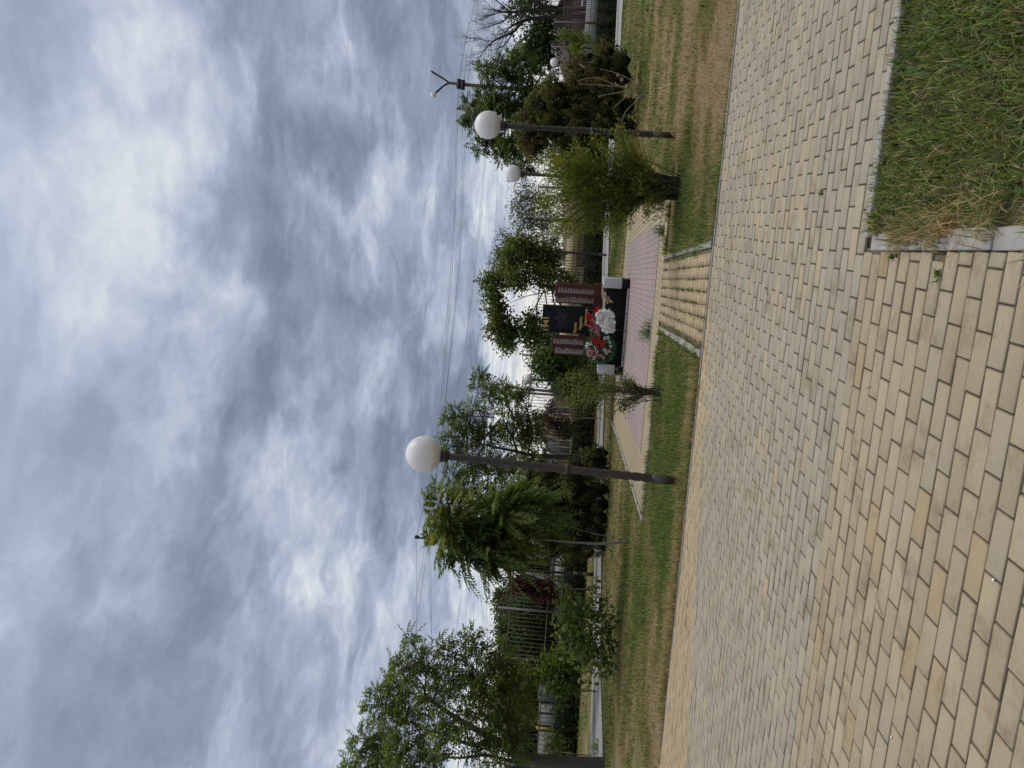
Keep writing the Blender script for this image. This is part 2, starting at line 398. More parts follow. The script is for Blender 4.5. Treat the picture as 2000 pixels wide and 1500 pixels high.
# ------------------------------------------------------------------ grass
def blades(X,Y,Z,L,W,col,seg=1,lean=.5,mbx=None):
    n=len(X); a=rng.uniform(0,2*math.pi,n); ln=np.abs(rng.normal(0,lean,n))+.1
    d=np.stack([np.cos(a)*np.sin(ln),np.sin(a)*np.sin(ln),np.cos(ln)],1); w=np.stack([-np.sin(a),np.cos(a),np.zeros(n)],1)*W[:,None]/2
    b=np.stack([X,Y,Z],1)
    if seg==1:
        v=np.stack([b-w,b+w,b+d*L[:,None]],1).reshape(-1,3); t=np.arange(n*3).reshape(-1,3)
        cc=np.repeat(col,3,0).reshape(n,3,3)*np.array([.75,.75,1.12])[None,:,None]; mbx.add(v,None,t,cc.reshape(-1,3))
    else:
        m=b+d*L[:,None]*.55; d2=unit(d+np.stack([np.cos(a),np.sin(a),-np.ones(n)*.55],1)*.8*ln[:,None]); e=m+d2*L[:,None]*.5
        v=np.stack([b-w,b+w,m+w*.8,m-w*.8,e],1).reshape(-1,3); o=np.arange(n)[:,None]*5
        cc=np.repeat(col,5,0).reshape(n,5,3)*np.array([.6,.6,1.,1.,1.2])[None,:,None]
        mbx.add(v,o+np.array([[0,1,2,3]]),o+np.array([[3,2,4]]),cc.reshape(-1,3))
def visible(X,Y,mx=260):
    v,y,z=project(np.stack([X,Y,terr(X,Y)],1)); return (z>.3)&(v>1000)&(v<2000+mx)&(y>-mx)&(y<1500+mx)
def grass_cols(X,Y,sv):
    n=len(X); s_=np.clip(sv+rng.normal(0,.13,n),0,1); g=GREEN[None]*(1-rng.random(n)[:,None])+GREEN2[None]*rng.random(n)[:,None]; g=np.clip(g,.02,None)
    t=(rng.random(n)<s_*1.0)[:,None]; c=np.where(t,STRAW[None]*rng.uniform(.55,1.15,(n,1)),g*rng.uniform(.75,1.35,(n,1)))
    return c
# foreground lawn
mb=MB(); n=76000
X=rng.uniform(KX-.03,3.4,n); Y=rng.uniform(.9,KY-.06,n); k=visible(X,Y)&(X>KX-.02+(KY-Y)*.075); X,Y=X[k],Y[k]; n=len(X)
dens=np.array([.5+.8*fb(x*2.3,y*2.3,3) for x,y in zip(X,Y)]); k=rng.random(n)<np.clip(dens+.30,.22,1); X,Y=X[k],Y[k]; n=len(X)
sv=np.array([straw(x,y) for x,y in zip(X,Y)])
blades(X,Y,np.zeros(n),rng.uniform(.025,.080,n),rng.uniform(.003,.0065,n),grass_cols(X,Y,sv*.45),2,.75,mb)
# broad weeds among it
n=2600; X=rng.uniform(KX+.05,3.2,n); Y=rng.uniform(1.0,KY-.1,n); k=visible(X,Y)&(np.array([nz(x*2.1+9,y*2.1) for x,y in zip(X,Y)])>.1); X,Y=X[k],Y[k]; n=len(X)
blades(X,Y,np.zeros(n)+.01,rng.uniform(.03,.07,n),rng.uniform(.010,.02,n),np.tile(np.array([.11,.165,.06]),(n,1))*rng.uniform(.7,1.3,(n,1)),2,1.0,mb)
# growth and thatch creeping over the short kerb
n=5200; Y=rng.uniform(1.2,KY-.02,n); X=KX-.045+(KY-Y)*.05+rng.normal(0,.035,n); kk=np.array([nz(y*2.6,4.4)+.35*nz(y*9,1.) for y in Y]); k=kk>.02; X,Y=X[k],Y[k]; n=len(X)
blades(X,Y,np.full(n,.015),rng.uniform(.03,.10,n),np.full(n,.0035),np.where((rng.random(n)<.62)[:,None],STRAW[None]*rng.uniform(.6,1.2,(n,1)),GREEN[None]*rng.uniform(.8,1.4,(n,1))),2,1.25,mb)
# growth along the long kerb
n=1500; X=rng.uniform(KX,3,n); Y=KY-.085+rng.normal(0,.012,n)
blades(X,Y,np.full(n,.01),rng.uniform(.03,.075,n),np.full(n,.004),grass_cols(X,Y,np.full(n,.2)),2,.9,mb)
# dry stalks lying flat
n=260; X=rng.uniform(KX-.05,3.2,n); Y=rng.uniform(1.,KY-.08,n); k=visible(X,Y); X,Y=X[k],Y[k]; n=len(X)
blades(X,Y,rng.uniform(.01,.05,n),rng.uniform(.06,.15,n),np.full(n,.0025),np.tile(STRAW*1.05,(n,1)),2,1.35,mb)
tag(mb.build('grass',M['grass']),'foreground patch of uneven green grass with dry stalks','grass',kind='stuff')
# mid and far lawns
mb=MB()
def lawn_blades(x0,x1,y0,y1,n,L,W,lean=.6):
    X=rng.uniform(x0,x1,n); Y=rng.uniform(y0,y1,n)
    k=visible(X,Y)&(Y>far_edge(X)+.05)&~inpoly(X,Y,PLAZA)&~inpoly(X,Y,CONN)&~inpoly(X,Y,BPOLY)
    X,Y=X[k],Y[k]; n=len(X); sv=np.array([straw(x,y) for x,y in zip(X,Y)])
    k=rng.random(n)>np.clip((sv-.6)*1.6,0,.6); X,Y,sv=X[k],Y[k],sv[k]; n=len(X)
    cl_=np.array([nz(x*3.1,y*3.1,8.) for x,y in zip(X,Y)])
    l=rng.uniform(L*.55,L*1.25,n)*(1-.35*sv)*(1+.8*np.clip(cl_,-.5,1))
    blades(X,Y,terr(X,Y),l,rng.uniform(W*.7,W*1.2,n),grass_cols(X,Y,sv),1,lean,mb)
lawn_blades(-7,4.5,7.8,10.2,66000,.060,.008)
lawn_blades(-9,5,10.2,13.5,52000,.07,.011)
lawn_blades(-13,7,13.5,20,52000,.085,.017)
lawn_blades(-17,11,20,32,42000,.10,.028)
lawn_blades(-12,16,32,46,22000,.12,.045)
# shaggy straw along the far kerb and tufts at post feet
n=9000; X=rng.uniform(-5.5,-1.45,n); Y=7.86+np.abs(rng.normal(0,.16,n)); sv=np.array([.35+.9*max(0,nz(x*.9,2.2)+.2) for x in X]); k=rng.random(n)<np.clip(sv*1.2,.1,1); X,Y,sv=X[k],Y[k],sv[k]; n=len(X)
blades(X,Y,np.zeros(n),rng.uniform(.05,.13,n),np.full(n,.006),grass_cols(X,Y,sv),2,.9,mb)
n=7000; X=rng.uniform(-7,4.5,n); Y=far_edge(X)+.065+np.abs(rng.normal(0,.03,n)); k=~((X>-1.3)&(X<-.2)); X,Y=X[k],Y[k]; n=len(X); sv=np.array([straw(x,y) for x,y in zip(X,Y)]); k=np.array([nz(x*1.7,5.5) for x in X])>-.25; X,Y,sv=X[k],Y[k],sv[k]; n=len(X)
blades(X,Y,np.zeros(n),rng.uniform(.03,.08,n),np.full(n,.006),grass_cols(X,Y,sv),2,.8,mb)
for (xa,ya,xb,yb) in [(-.12,8.0,-.43,12.),(-1.33,8.0,-1.62,11.9),(-4.55,11.75,-1.7,11.84),(-.4,11.95,.8,11.97),(-4.68,11.8,-5.74,22.2)]:
    n=1300; t_=rng.random(n); X=xa+(xb-xa)*t_+rng.normal(0,.02,n); Y=ya+(yb-ya)*t_+rng.normal(0,.02,n); k=np.array([nz(a*2.3,b*2.3,5.) for a,b in zip(X,Y)])>-.1; X,Y=X[k],Y[k]; n=len(X)
    blades(X,Y,np.zeros(n),rng.uniform(.05,.12,n),np.full(n,.009),grass_cols(X,Y,np.full(n,.25)),2,.7,mb)
tag(mb.build('grass',M['grass']),'mown lawn of green and straw coloured grass around the plaza','grass',kind='stuff')
# weeds in kerb and brick seams
def weed(x,y,r,n,label,cols,L,W=.006,z=.02):
    mb=MB(); X=x+rng.normal(0,r,n); Y=y+rng.normal(0,r,n); c=np.array(cols)[rng.integers(0,len(cols),n)]*rng.uniform(.7,1.3,(n,1))
    blades(X,Y,np.full(n,z),rng.uniform(L*.5,L*1.2,n),np.full(n,W),c,2,.95,mb)
    return tag(mb.build('weed',M['grass']),label,'weed')
wg=(.10,.16,.035); ws=tuple(STRAW*1.2)
for px,r,n,lab,cols,L,W in [((1715,433),.03,120,'green weed with straw at the corner of the foreground kerb',[wg,wg,ws],.07,.006),
    ((1870,425),.05,70,'loose dry stalks lying over the middle of the weedy kerb',[ws,(.25,.1,.03)],.13,.003),
    ((1930,425),.05,140,'thick mat of dry straw on the weedy kerb nearest the camera',[ws,(.25,.19,.10),wg],.13,.003),
    ((1745,500),.006,14,'tiny green weed in a seam right of the kerb corner',[wg],.03,.009),
    ((1835,535),.008,18,'tiny green weed growing lower down between cream bricks',[wg],.035,.009),
    ((1607,378),.008,14,'tiny weed alone in the grey bricks of the main path',[wg],.035,.008),
    ((1270,648),.07,160,'tuft of long green grass at the plaza front edge',[wg,(.08,.14,.03)],.26,.008),
    ((1297,452),.05,120,'green grass tuft at the right front corner of the plaza',[wg,(.08,.14,.03)],.22,.008),
    ((1327,942),.07,220,'dry straw tuft around the foot of the nearest lamp post',[ws,ws,(.2,.16,.08)],.12,.006),((1316,266),.06,90,'short grass tuft around the foot of the right lamp post',[wg,ws],.10,.008),
    ((1170,1462),.12,110,'grass tuft at the walkway edge beside the left trunk',[wg,(.08,.14,.03)],.35,.012)]:
    g=G(*px); weed(g[0],g[1],r,n,lab,cols,L,W)
mb=MB()
for i in range(0,8):
    for _ in range(60):
        t=rng.random(); s_=.03+.94*i/7; q=(A*(1-s_)+B_*s_)*(1-t)+(D_*(1-s_)+C_*s_)*t
        if nz(q[0]*6,q[1]*1.4,i)>-.08:
            n=5; blades(q[0]+rng.normal(0,.014,n),q[1]+rng.normal(0,.05,n),np.full(n,.02),rng.uniform(.015,.04,n),np.full(n,.010),np.tile(np.array([.10,.12,.03]),(n,1))*rng.uniform(.7,1.2,(n,1)),1,1.0,mb)
tag(mb.build('weeds',M['grass']),'moss and weeds filling the seams of the short brick strip','weeds',kind='stuff')
# litter on the bricks
mb=MB()
for _ in range(55):
    x,y=rng.uniform(-4,1.5),rng.uniform(1.2,7.4)
    if x>0 and y<3.8: continue
    a=rng.uniform(0,6.28); L=rng.uniform(.03,.09); d=np.array([math.cos(a),math.sin(a),0])
    tube(mb,[np.array([x,y,.026]),np.array([x,y,.028])+d*L*.5,np.array([x,y,.026])+d*L],.0012,4,col=STRAW*1.2 if rng.random()<.6 else (.03,.025,.02))
tag(mb.build('straw_litter',M['bark']),'bits of straw and twig scattered over the bricks','litter',kind='stuff')
mb=MB()
for x,y in [(1942,1133),(1742,1440)]:
    g=G(x,y,.022); r=.006
    v=rdir(14)*r*np.array([1.2,.8,.6]); 
    lathe(mb,[(0.0,-r*.4),(r*.9,-r*.2),(r,r*.2),(r*.5,r*.6),(0.0,r*.7)],7,g+np.array([0,0,r*.4]),col=(.62,.62,.6))
tag(mb.build('pebbles',M['plain']),'small white chips lying on the bricks','pebbles',kind='stuff')
# ------------------------------------------------------------------ foliage
def leafset(mb, pos, d, nor, L, W, col, rnd=False):
    n=len(pos); d=unit(d); sd=unit(np.cross(d,nor)); nr=np.cross(sd,d); L=np.broadcast_to(L,(n,))[:,None]; W=np.broadcast_to(W,(n,))[:,None]
    if not rnd:
        v=np.stack([pos,pos+d*L*.42+sd*W*.5+nr*W*.18,pos+d*L-nr*L*.12,pos+d*L*.42-sd*W*.5+nr*W*.18],1)
        o=np.arange(n)[:,None]*4; t=np.concatenate([o+np.array([[0,1,2]]),o+np.array([[0,2,3]])]); mb.add(v.reshape(-1,3),None,t,np.repeat(col,4,0))
    else:
        v=np.stack([pos,pos+d*L*.25+sd*W*.48+nr*W*.12,pos+d*L*.65+sd*W*.38+nr*W*.10,pos+d*L-nr*L*.15,pos+d*L*.65-sd*W*.38+nr*W*.10,pos+d*L*.25-sd*W*.48+nr*W*.12],1)
        o=np.arange(n)[:,None]*6; q=np.concatenate([o+np.array([[0,1,2,3]]),o+np.array([[0,3,4,5]])]); mb.add(v.reshape(-1,3),q,None,np.repeat(col,6,0))
def fronds(mb, pos, d, L, pairs, ll, lw, col, droop=.35, tip=True):
    n=len(pos); d=unit(d); up=np.array([0,0,1.]); side=unit(np.cross(d,up)+1e-4); L=np.broadcast_to(L,(n,))[:,None,None]
    t=np.linspace(.18,1,pairs)[None,:,None]
    ctr=pos[:,None,:]+d[:,None,:]*L*t-up*L*droop*t*t
    tan=unit(d[:,None,:]-up*2*droop*t)
    prof=(.55+.75*np.sin(np.clip(t*1.05,0,1)*math.pi*.85+.25))
    nor=unit(np.cross(np.broadcast_to(side[:,None,:],tan.shape),tan))
    for sgn in (-1,1):
        ld=unit(sgn*side[:,None,:]*1.0+tan*.55-up*.28+rng.normal(0,.12,tan.shape))
        c=np.repeat(col,pairs,0)*rng.uniform(.85,1.15,(n*pairs,1))
        leafset(mb,ctr.reshape(-1,3),ld.reshape(-1,3),nor.reshape(-1,3)+rng.normal(0,.15,(n*pairs,3)),(ll*prof*np.ones((n,1,1))).ravel(),lw,c)
    leafset(mb,ctr[:,-1],tan[:,-1],nor[:,-1],ll,lw,col)
def lobe_points(lobes, dep, n_per_r2, dz=1.0, shell=.55):
    out=[];od=[];fr=[]
    for l in lobes:
        x,y,r=l[:3]; dd=dep+(l[3] if len(l)>3 else rng.normal(0,.25)*dz); c=P(x,y,dd); R=r*PXM(dd)
        n=max(3,int(n_per_r2*r*r)); q=rdir(n)*(rng.random((n,1))**shell)*R*np.array([1,1.0,1]); out.append(c+q); od.append(q/R); fr.append(np.linalg.norm(q,axis=1)/R)
    return np.concatenate(out),np.concatenate(od),np.concatenate(fr)
def foliage_inside(mb, trunk, lobes, dep, r0, col, twigs=5, tw=.012):
    """limbs from the nearest lower trunk point to every lobe, then twigs inside it"""
    tr=np.asarray(trunk)
    for l in lobes:
        c=P(l[0],l[1],dep+(l[3] if len(l)>3 else 0)); R=l[2]*PXM(dep)
        dd=np.linalg.norm(tr-c,axis=1)+np.where(tr[:,2]>c[2]-.1,2.0,0); i=int(np.argmin(dd)); s=tr[i]
        m=(s+c)/2+np.array([0,0,-.12*np.linalg.norm(c-s)])+rng.normal(0,.05,3)*R; L=np.linalg.norm(c-s)
        rb=min(r0*.35,max(tw*1.2,.012*L+.006)); tube(mb,spline([s,m,c],5),np.linspace(rb,tw,11),5,col)
        for _ in range(twigs):
            e=c+rdir(1)[0]*R*.9+np.array([0,0,R*.2]); mm=(c+e)/2+rng.normal(0,.1,3)*R; st=(m*.3+c*.7)
            tube(mb,spline([st,mm,e],4),np.linspace(tw*.8,tw*.25,9),4,col)
BARK=(.095,.075,.060); GREYBARK=(.17,.155,.135)
def cols(n, base, var=.25, alt=None, pa=0):
    c=np.tile(np.array(base),(n,1))*rng.uniform(1-var,1+var,(n,1))
    if alt is not None:
        k=rng.random(n)<pa; c[k]=np.array(alt)*rng.uniform(.8,1.2,(k.sum(),1))
    return c
def tree(name,label,cat,dep,trunk_px,r0,lobes,dens,leaf,base,alt=None,pa=0,bark=BARK,twigs=4,dz=1.,group=None,twig=.012,shell=.55,extra=None,gbase=True,shade=True):
    tp=[np.array(P(x,y,dep)) for x,y in trunk_px[0]]
    tp[0][2]=float(terr(tp[0][0],tp[0][1]))-.05 if gbase else tp[0][2]
    t=thing(name,label,cat,(tp[0][0],tp[0][1],max(0,tp[0][2])),group)
    mb=MB(); allp=[]
    for i,tl in enumerate(trunk_px):
        pts=[np.array(P(x,y,dep)) for x,y in tl]
        if i==0: pts[0]=tp[0]
        sp=spline(pts,6); allp.append(sp); ra=r0 if i==0 else r0*.30
        tube(mb,sp,ra*np.linspace(1,0,len(sp))**1.3*.8+ra*.2,9 if r0>.05 else 6,bark)
    ap=np.concatenate(allp)
    lb=[tuple(l) if len(l)>3 else (*l,float(rng.normal(0,.35)*dz)) for l in lobes]
    foliage_inside(mb,ap,lb,dep,r0,bark,twigs,twig); mb.build('trunk',M['bark'],t,smooth=True)
    k_=1.0
    if leaf[0]=='frond': k_=max(.58,1-.45*leaf[1]/(np.median([l[2] for l in lb])*PXM(dep)))
    pos,od,fr=lobe_points([(l[0],l[1],l[2]*k_,l[3]) for l in lb],dep,dens/(k_*k_),dz,shell); n=len(pos)
    mb=MB(); kind=leaf[0]
    c=cols(n,base,.24)
    if alt is not None:
        h=np.array([nz(*(q*1.3)) for q in pos])+rng.normal(0,.16,n); th=np.quantile(h,1-pa*1.5); w_=np.clip((h-th)*4+.5,0,1)[:,None]; c=c*(1-w_)+np.array(alt)*w_*rng.uniform(.8,1.15,(n,1))
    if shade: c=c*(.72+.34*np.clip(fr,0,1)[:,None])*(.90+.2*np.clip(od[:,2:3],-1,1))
    if kind=='frond':
        _,L,pairs,ll,lw,droop=leaf; d=unit(od*1.0+rng.normal(0,.45,(n,3))+np.array([0,0,.15]))
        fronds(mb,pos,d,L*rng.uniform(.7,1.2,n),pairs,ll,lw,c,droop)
    else:
        _,L,W,num,rnd=leaf
        for k in range(num):
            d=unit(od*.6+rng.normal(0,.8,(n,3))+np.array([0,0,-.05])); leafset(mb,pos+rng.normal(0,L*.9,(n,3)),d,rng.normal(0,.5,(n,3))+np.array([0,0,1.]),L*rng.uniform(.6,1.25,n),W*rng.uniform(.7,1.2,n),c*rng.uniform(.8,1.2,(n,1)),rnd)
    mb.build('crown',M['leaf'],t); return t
MID=(.102,.142,.032); DK=(.072,.108,.027); LT=(.150,.200,.040); OL=(.130,.140,.038)
# left big tree
tree('ash_tree','large ash like tree with dark trunk cut by the left edge of the scene','tree',16.8,
 [[(1185,1497),(1120,1493),(1060,1486),(1010,1474),(975,1450),(930,1425),(880,1395),(830,1360)],
  [(1050,1486),(1000,1487),(950,1475),(900,1480),(840,1475),(770,1450)],[(1010,1474),(1000,1440),(985,1400),(960,1360),(930,1310)],[(960,1440),(925,1455),(880,1440),(820,1420),(760,1390)]],.19,
 [(715,1445,40),(700,1485,35),(745,1375,42),(755,1420,40),(790,1300,38),(803,1248,20),(775,1335,36),(800,1390,45),(855,1350,48),(830,1300,34),(880,1280,32),(860,1262,20),(922,1250,26),(935,1285,34),(925,1330,40),(865,1430,42),(790,1470,52),(840,1480,40),(910,1390,38),(950,1400,42),(930,1460,45),(960,1350,38),(985,1310,30),(990,1470,36),(975,1275,24),(880,1330,30),(750,1480,44),(1000,1380,34),(1010,1340,26),(985,1430,34),(1015,1430,26),(960,1300,28),(940,1350,30)],
 .046,('frond',.30,5,.105,.036,.30),(.108,.150,.034),LT,.15,bark=(.085,.075,.066),twigs=6,dz=2.0,twig=.014,shell=.5)
# tree behind the near lamp
tree('walnut_tree','bushy walnut like tree behind the near globe lamp','tree',24.0,
 [[(1185,900),(1120,893),(1050,890),(990,878),(940,868)],[(1050,890),(1000,850),(975,800),(950,755)],[(1050,890),(1000,920),(930,930),(880,940)],[(1010,880),(995,845),(965,815)]],.12,
 [(938,735,20),(955,770,26),(935,752,16),(893,812,26),(875,828,16),(915,840,40),(880,870,32),(955,850,44),(995,795,30),(1005,835,38),(920,900,42),(975,915,46),(885,930,30),(856,955,18),(925,962,36),(1025,900,40),(985,765,26),(1015,765,22),(900,960,26),(1040,860,30),(1030,815,26),(985,960,30),(925,800,22)],
 .076,('frond',.34,5,.12,.040,.28),MID,OL,.15,bark=(.06,.048,.040),twigs=5,dz=2.2,twig=.016)
# ailanthus sapling
tree('ailanthus_tree','young tree of heaven with two grey stems and long drooping feathery fronds','tree',15.3,
 [[(1222,1056),(1180,1062),(1130,1060),(1080,1056),(1020,1050),(960,1046),(900,1040)],[(1215,1055),(1190,1048),(1150,1040),(1100,1025),(1050,1015),(1000,1020)]],.035,
 [(880,1020,34),(870,1055,28),(905,1075,40),(900,1030,40),(940,1010,42),(935,1060,44),(985,1000,42),(980,1045,42),(1020,1000,36),(1025,1030,26),(960,1085,30),(860,990,20),(1000,1070,24)],
 .040,('frond',.62,12,.135,.040,.42),(.100,.155,.034),(.20,.22,.055),.16,bark=(.20,.18,.155),twigs=1,dz=.8,twig=.01,shell=.6)
# tree behind the monument
tree('maple_tree','maple like tree with rusty seed clusters rising behind the black stele','tree',27.0,
 [[(1185,566),(1120,565),(1086,562),(1052,552),(1040,515),(1020,480)],[(1086,562),(1060,572),(1030,578),(1000,590),(975,600)],[(1060,572),(1045,600),(1035,625),(1020,640)],[(1086,562),(1070,540),(1040,530),(990,540)]],.085,
 [(950,552,16),(962,575,22),(968,600,26),(975,640,30),(992,672,22),(965,548,20),(985,540,30),(1000,505,34),(1015,545,30),(1010,480,28),(1035,490,34),(1055,520,34),(1040,625,22),(1050,655,24),(1035,655,26),(1060,685,24),(1065,540,24),(980,618,26),(1000,645,24),(1075,500,24),(985,662,20)],
 .125,('simple',.12,.085,6,True),(.092,.132,.034),(.17,.150,.042),.12,bark=(.08,.068,.058),twigs=5,dz=1.5,twig=.016)
# tree behind the right lamp
tree('walnut_tree','dense dark walnut like tree behind the right globe lamp','tree',26.0,
 [[(1205,200),(1130,205),(1060,210),(1010,205),(960,200)],[(1060,210),(1020,260),(980,270)],[(1050,208),(1030,165),(990,145)]],.12,
 [(922,235,24),(918,205,20),(945,190,28),(955,145,24),(942,128,14),(975,128,20),(965,205,40),(955,262,36),(985,300,28),(1000,150,36),(1010,215,48),(1000,275,38),(1022,325,24),(1042,188,34),(1032,138,20),(1060,235,32),(1000,112,20),(1020,110,22),(1030,290,28),(1010,345,10),(938,285,20),(1060,178,24)],
 .105,('frond',.36,5,.13,.045,.26),DK,MID,.3,bark=(.05,.042,.036),twigs=5,dz=2.2,twig=.016)
# background trees beyond the fence
BG='trees beyond the fence'
tree('willow_tree','dark green drooping tree beyond the fence left of the red plum','tree',36,[[(1100,1230),(1050,1230),(1010,1220)]],.15,
 [(985,1172,14),(995,1200,22),(1000,1235,26),(1015,1165,18),(1025,1200,30),(1035,1250,32),(1000,1268,22),(1030,1285,30),(1055,1215,28),(1055,1260,26),(1060,1300,24),(1060,1170,20),(978,1165,9)],.55,('simple',.22,.095,7,False),(.052,.085,.028),(.08,.11,.04),.2,dz=2,group=BG,twigs=3)
tree('poplar_tree','dark rounded tree seen through the fence between the concrete struts','tree',50,[[(1085,1100),(1040,1100)]],.2,
 [(1035,1085,20),(1030,1110,20),(1045,1125,24),(1060,1095,26),(1062,1135,24),(1028,1140,14),(1075,1115,20),(1050,1155,18)],.42,('simple',.26,.14,6,False),(.036,.060,.024),dz=2,group=BG,twigs=1)
tree('poplar_tree','shadowy tree mass beyond the fence behind the large left tree','tree',44,[[(1085,1430),(1030,1430)]],.2,
 [(1020,1400,26),(1025,1440,32),(1030,1485,34),(1050,1380,26),(1055,1420,30),(1060,1465,30),(1010,1365,18),(1040,1345,20),(1070,1395,18),(1065,1500,25)],.5,('simple',.26,.13,6,False),(.038,.060,.026),dz=2,group=BG,twigs=2)
tree('olive_tree','grey green airy tree beyond the fence left of the yellow green shrub','tree',42,[[(1110,430),(1060,430),(1020,425)]],.14,
 [(1008,400,16),(1020,385,16),(1028,415,24),(1040,385,22),(1018,440,18),(1045,440,26),(1060,400,24),(1065,440,20),(1025,362,10),(1075,420,20)],.19,('simple',.19,.07,4,False),(.085,.105,.070),(.13,.15,.10),.3,dz=2,group=BG,twigs=5,bark=(.12,.11,.1))
tree('olive_tree','pale willow with bare top twigs beyond the fence above the monument','tree',44,[[(1110,500),(1040,500),(1000,495)]],.14,
 [(985,470,14),(998,485,18),(972,495,14),(985,505,16),(1000,510,20),(1015,480,16),(962,512,8),(975,520,14),(980,455,8),(1035,470,22),(1060,490,26)],.19,('simple',.2,.06,4,False),(.085,.100,.065),(.14,.15,.10),.3,dz=2,group=BG,twigs=6,bark=(.12,.11,.1))
tree('elm_tree','dark leafy tree beyond the fence just right of the far globe lamp','tree',46,[[(1120,70),(1070,75),(1040,75)]],.2,
 [(1025,95,16),(1040,80,20),(1035,110,18),(1055,60,24),(1055,100,24),(1070,80,24),(1075,45,20),(1050,122,14),(1075,120,18)],.19,('simple',.25,.13,5,False),(.036,.058,.022),(.06,.085,.03),.2,dz=2,group=BG,twigs=4)
tree('elm_tree','leafy tree cut by the right edge beyond the fence','tree',48,[[(1120,15),(1070,18),(1020,18)]],.2,
 [(995,15,15),(1010,30,18),(1015,0,20),(1030,20,20),(1045,5,22),(1050,40,18),(1065,15,22),(1020,-20,25),(1050,-25,25)],.15,('simple',.25,.12,4,False),(.040,.060,.026),(.06,.085,.03),.2,dz=2,group=BG,twigs=6)
tree('poplar_tree','grey bushy tree between the monument and the yellow green shrub','tree',48,[[(1120,540),(1080,540)]],.15,
 [(1080,470,20),(1090,500,22),(1085,535,20),(1100,450,16),(1075,560,14)],.18,('simple',.22,.09,4,False),(.05,.065,.035),dz=2,group=BG,twigs=4)
# bare tree: recursive twigs
def bare_tree():
    dep=45.; b=P(1150,30,dep); t=thing('bare_tree','leafless dark tree with spreading twigs at the upper right beyond the fence','tree',(b[0],b[1],.45)); mb=MB()
    lines=[([(1175,32),(1112,32),(1060,34),(1025,40),(1003,62),(985,70),(964,80),(957,88)],.13),([(1025,40),(1000,50),(985,66)],.09),([(957,80),(948,80),(940,76),(934,74)],.035),([(960,84),(950,94),(942,104),(936,115)],.035),
     ([(1150,18),(1080,20),(1035,20),(996,24),(975,22),(962,17)],.11),([(1090,14),(1060,12),(1045,3),(1020,-10)],.08),([(1003,62),(985,88),(965,98)],.05),([(975,22),(966,28),(955,30),(946,32)],.04),([(996,24),(985,40),(967,48),(950,54)],.05),([(985,70),(975,92),(968,108)],.03),([(1000,55),(1005,80),(1012,98)],.03),([(996,24),(975,5),(955,-8)],.05)]
    pts=[]
    for l,r in lines:
        sp=spline([P(x,y,dep) for x,y in l],5); tube(mb,sp,np.linspace(r,r*.32,len(sp)),6,(.035,.030,.028)); pts+=[(sp[i],sp[i]-sp[i-1],r*(1-.7*i/len(sp))) for i in range(max(3,len(sp)//3),len(sp))]
    def twig(p,d,L,r,lv):
        m=[p]; dd=d.copy()
        for _ in range(4): dd=unit(dd+rng.normal(0,.16,3)+np.array([0,0,.06])); m.append(m[-1]+dd*L/4)
        tube(mb,m,np.linspace(r,r*.4,5),3,(.05,.043,.04),cap=False)
        if lv>0:
            for k in range(3): twig(m[1+k],unit(dd+rng.normal(0,.55,3)),L*.6,r*.6,lv-1)
    for p,d,r in pts:
        for _ in range(1):
            if r<.13: twig(p,unit(unit(d)+rng.normal(0,.5,3)+np.array([0,0,.25])),rng.uniform(.5,1.3),max(.010,r*.22),2)
    mb.build('trunk',M['bark'],t,smooth=True)
bare_tree()
# small trees, saplings
SAP=(.115,.165,.030)
tree('plum_tree','small purple leaved plum in front of the fence by the concrete struts','tree',23.5,[[(1140,1150),(1100,1150),(1060,1150),(1020,1143)]],.03,[(1000,1140,10),(1012,1136,10),(1030,1146,13),(1048,1150,16),(1065,1158,17),(1075,1142,13),(1040,1160,10),(1080,1160,12),(1005,1150,7)],.42,('simple',.10,.055,4,False),(.050,.012,.016),(.09,.02,.022),.2,dz=.5)
tree('plum_tree','purple leaved bush tangled with green left of the monument','tree',27,[[(1150,815),(1120,818),(1085,820)]],.03,[(1065,815,12),(1080,826,14),(1095,835,14),(1075,796,9),(1098,850,11),(1110,838,12),(1105,825,10),(1060,830,7)],.34,('simple',.11,.06,4,False),(.055,.013,.017),(.06,.08,.03),.25,dz=.5,bark=(.2,.18,.16))
tree('sapling','young tree with yellow green leaves hanging below the large left tree','tree',20.5,[[(1128,1346),(1090,1345),(1050,1335),(1010,1335)]],.02,[(998,1325,14),(1005,1345,16),(1018,1360,14),(1018,1335,14),(1024,1388,10),(1034,1320,12),(1010,1370,10),(1030,1400,6)],.40,('simple',.16,.075,3,True),SAP,(.16,.17,.03),.4,dz=.5)
tree('sapling','leafy green sapling in front of the dark hedge left of the rose bush','tree',20.0,[[(1132,1348),(1110,1340),(1085,1315)]],.014,[(1075,1300,15),(1085,1318,16),(1098,1322,18),(1108,1300,14),(1088,1345,9),(1112,1335,14),(1080,1385,4),(1092,1280,10)],.36,('simple',.15,.07,3,True),(.07,.12,.03),SAP,.3,dz=.4)
tree('sapling','thin crooked sapling with sparse leaves near the left trunk','tree',19.5,[[(1134,1473),(1118,1473),(1105,1472),(1092,1460),(1075,1448)]],.016,[(1072,1440,10),(1082,1462,12),(1078,1475,9),(1095,1450,9),(1100,1478,6),(1068,1460,7)],.30,('simple',.11,.06,2,False),(.09,.12,.035),SAP,.3,dz=.4)
tree('sapling','thin sapling with bright yellow green leaves before the right part of the fence','tree',32.0,[[(1213,91),(1170,84),(1140,80),(1105,72)]],.022,[(1098,68,7),(1106,66,5),(1122,78,10),(1130,90,11),(1134,76,9),(1120,94,6),(1148,72,6),(1155,84,5)],.62,('simple',.13,.06,3,True),(.19,.25,.04),SAP,.3,dz=.4)
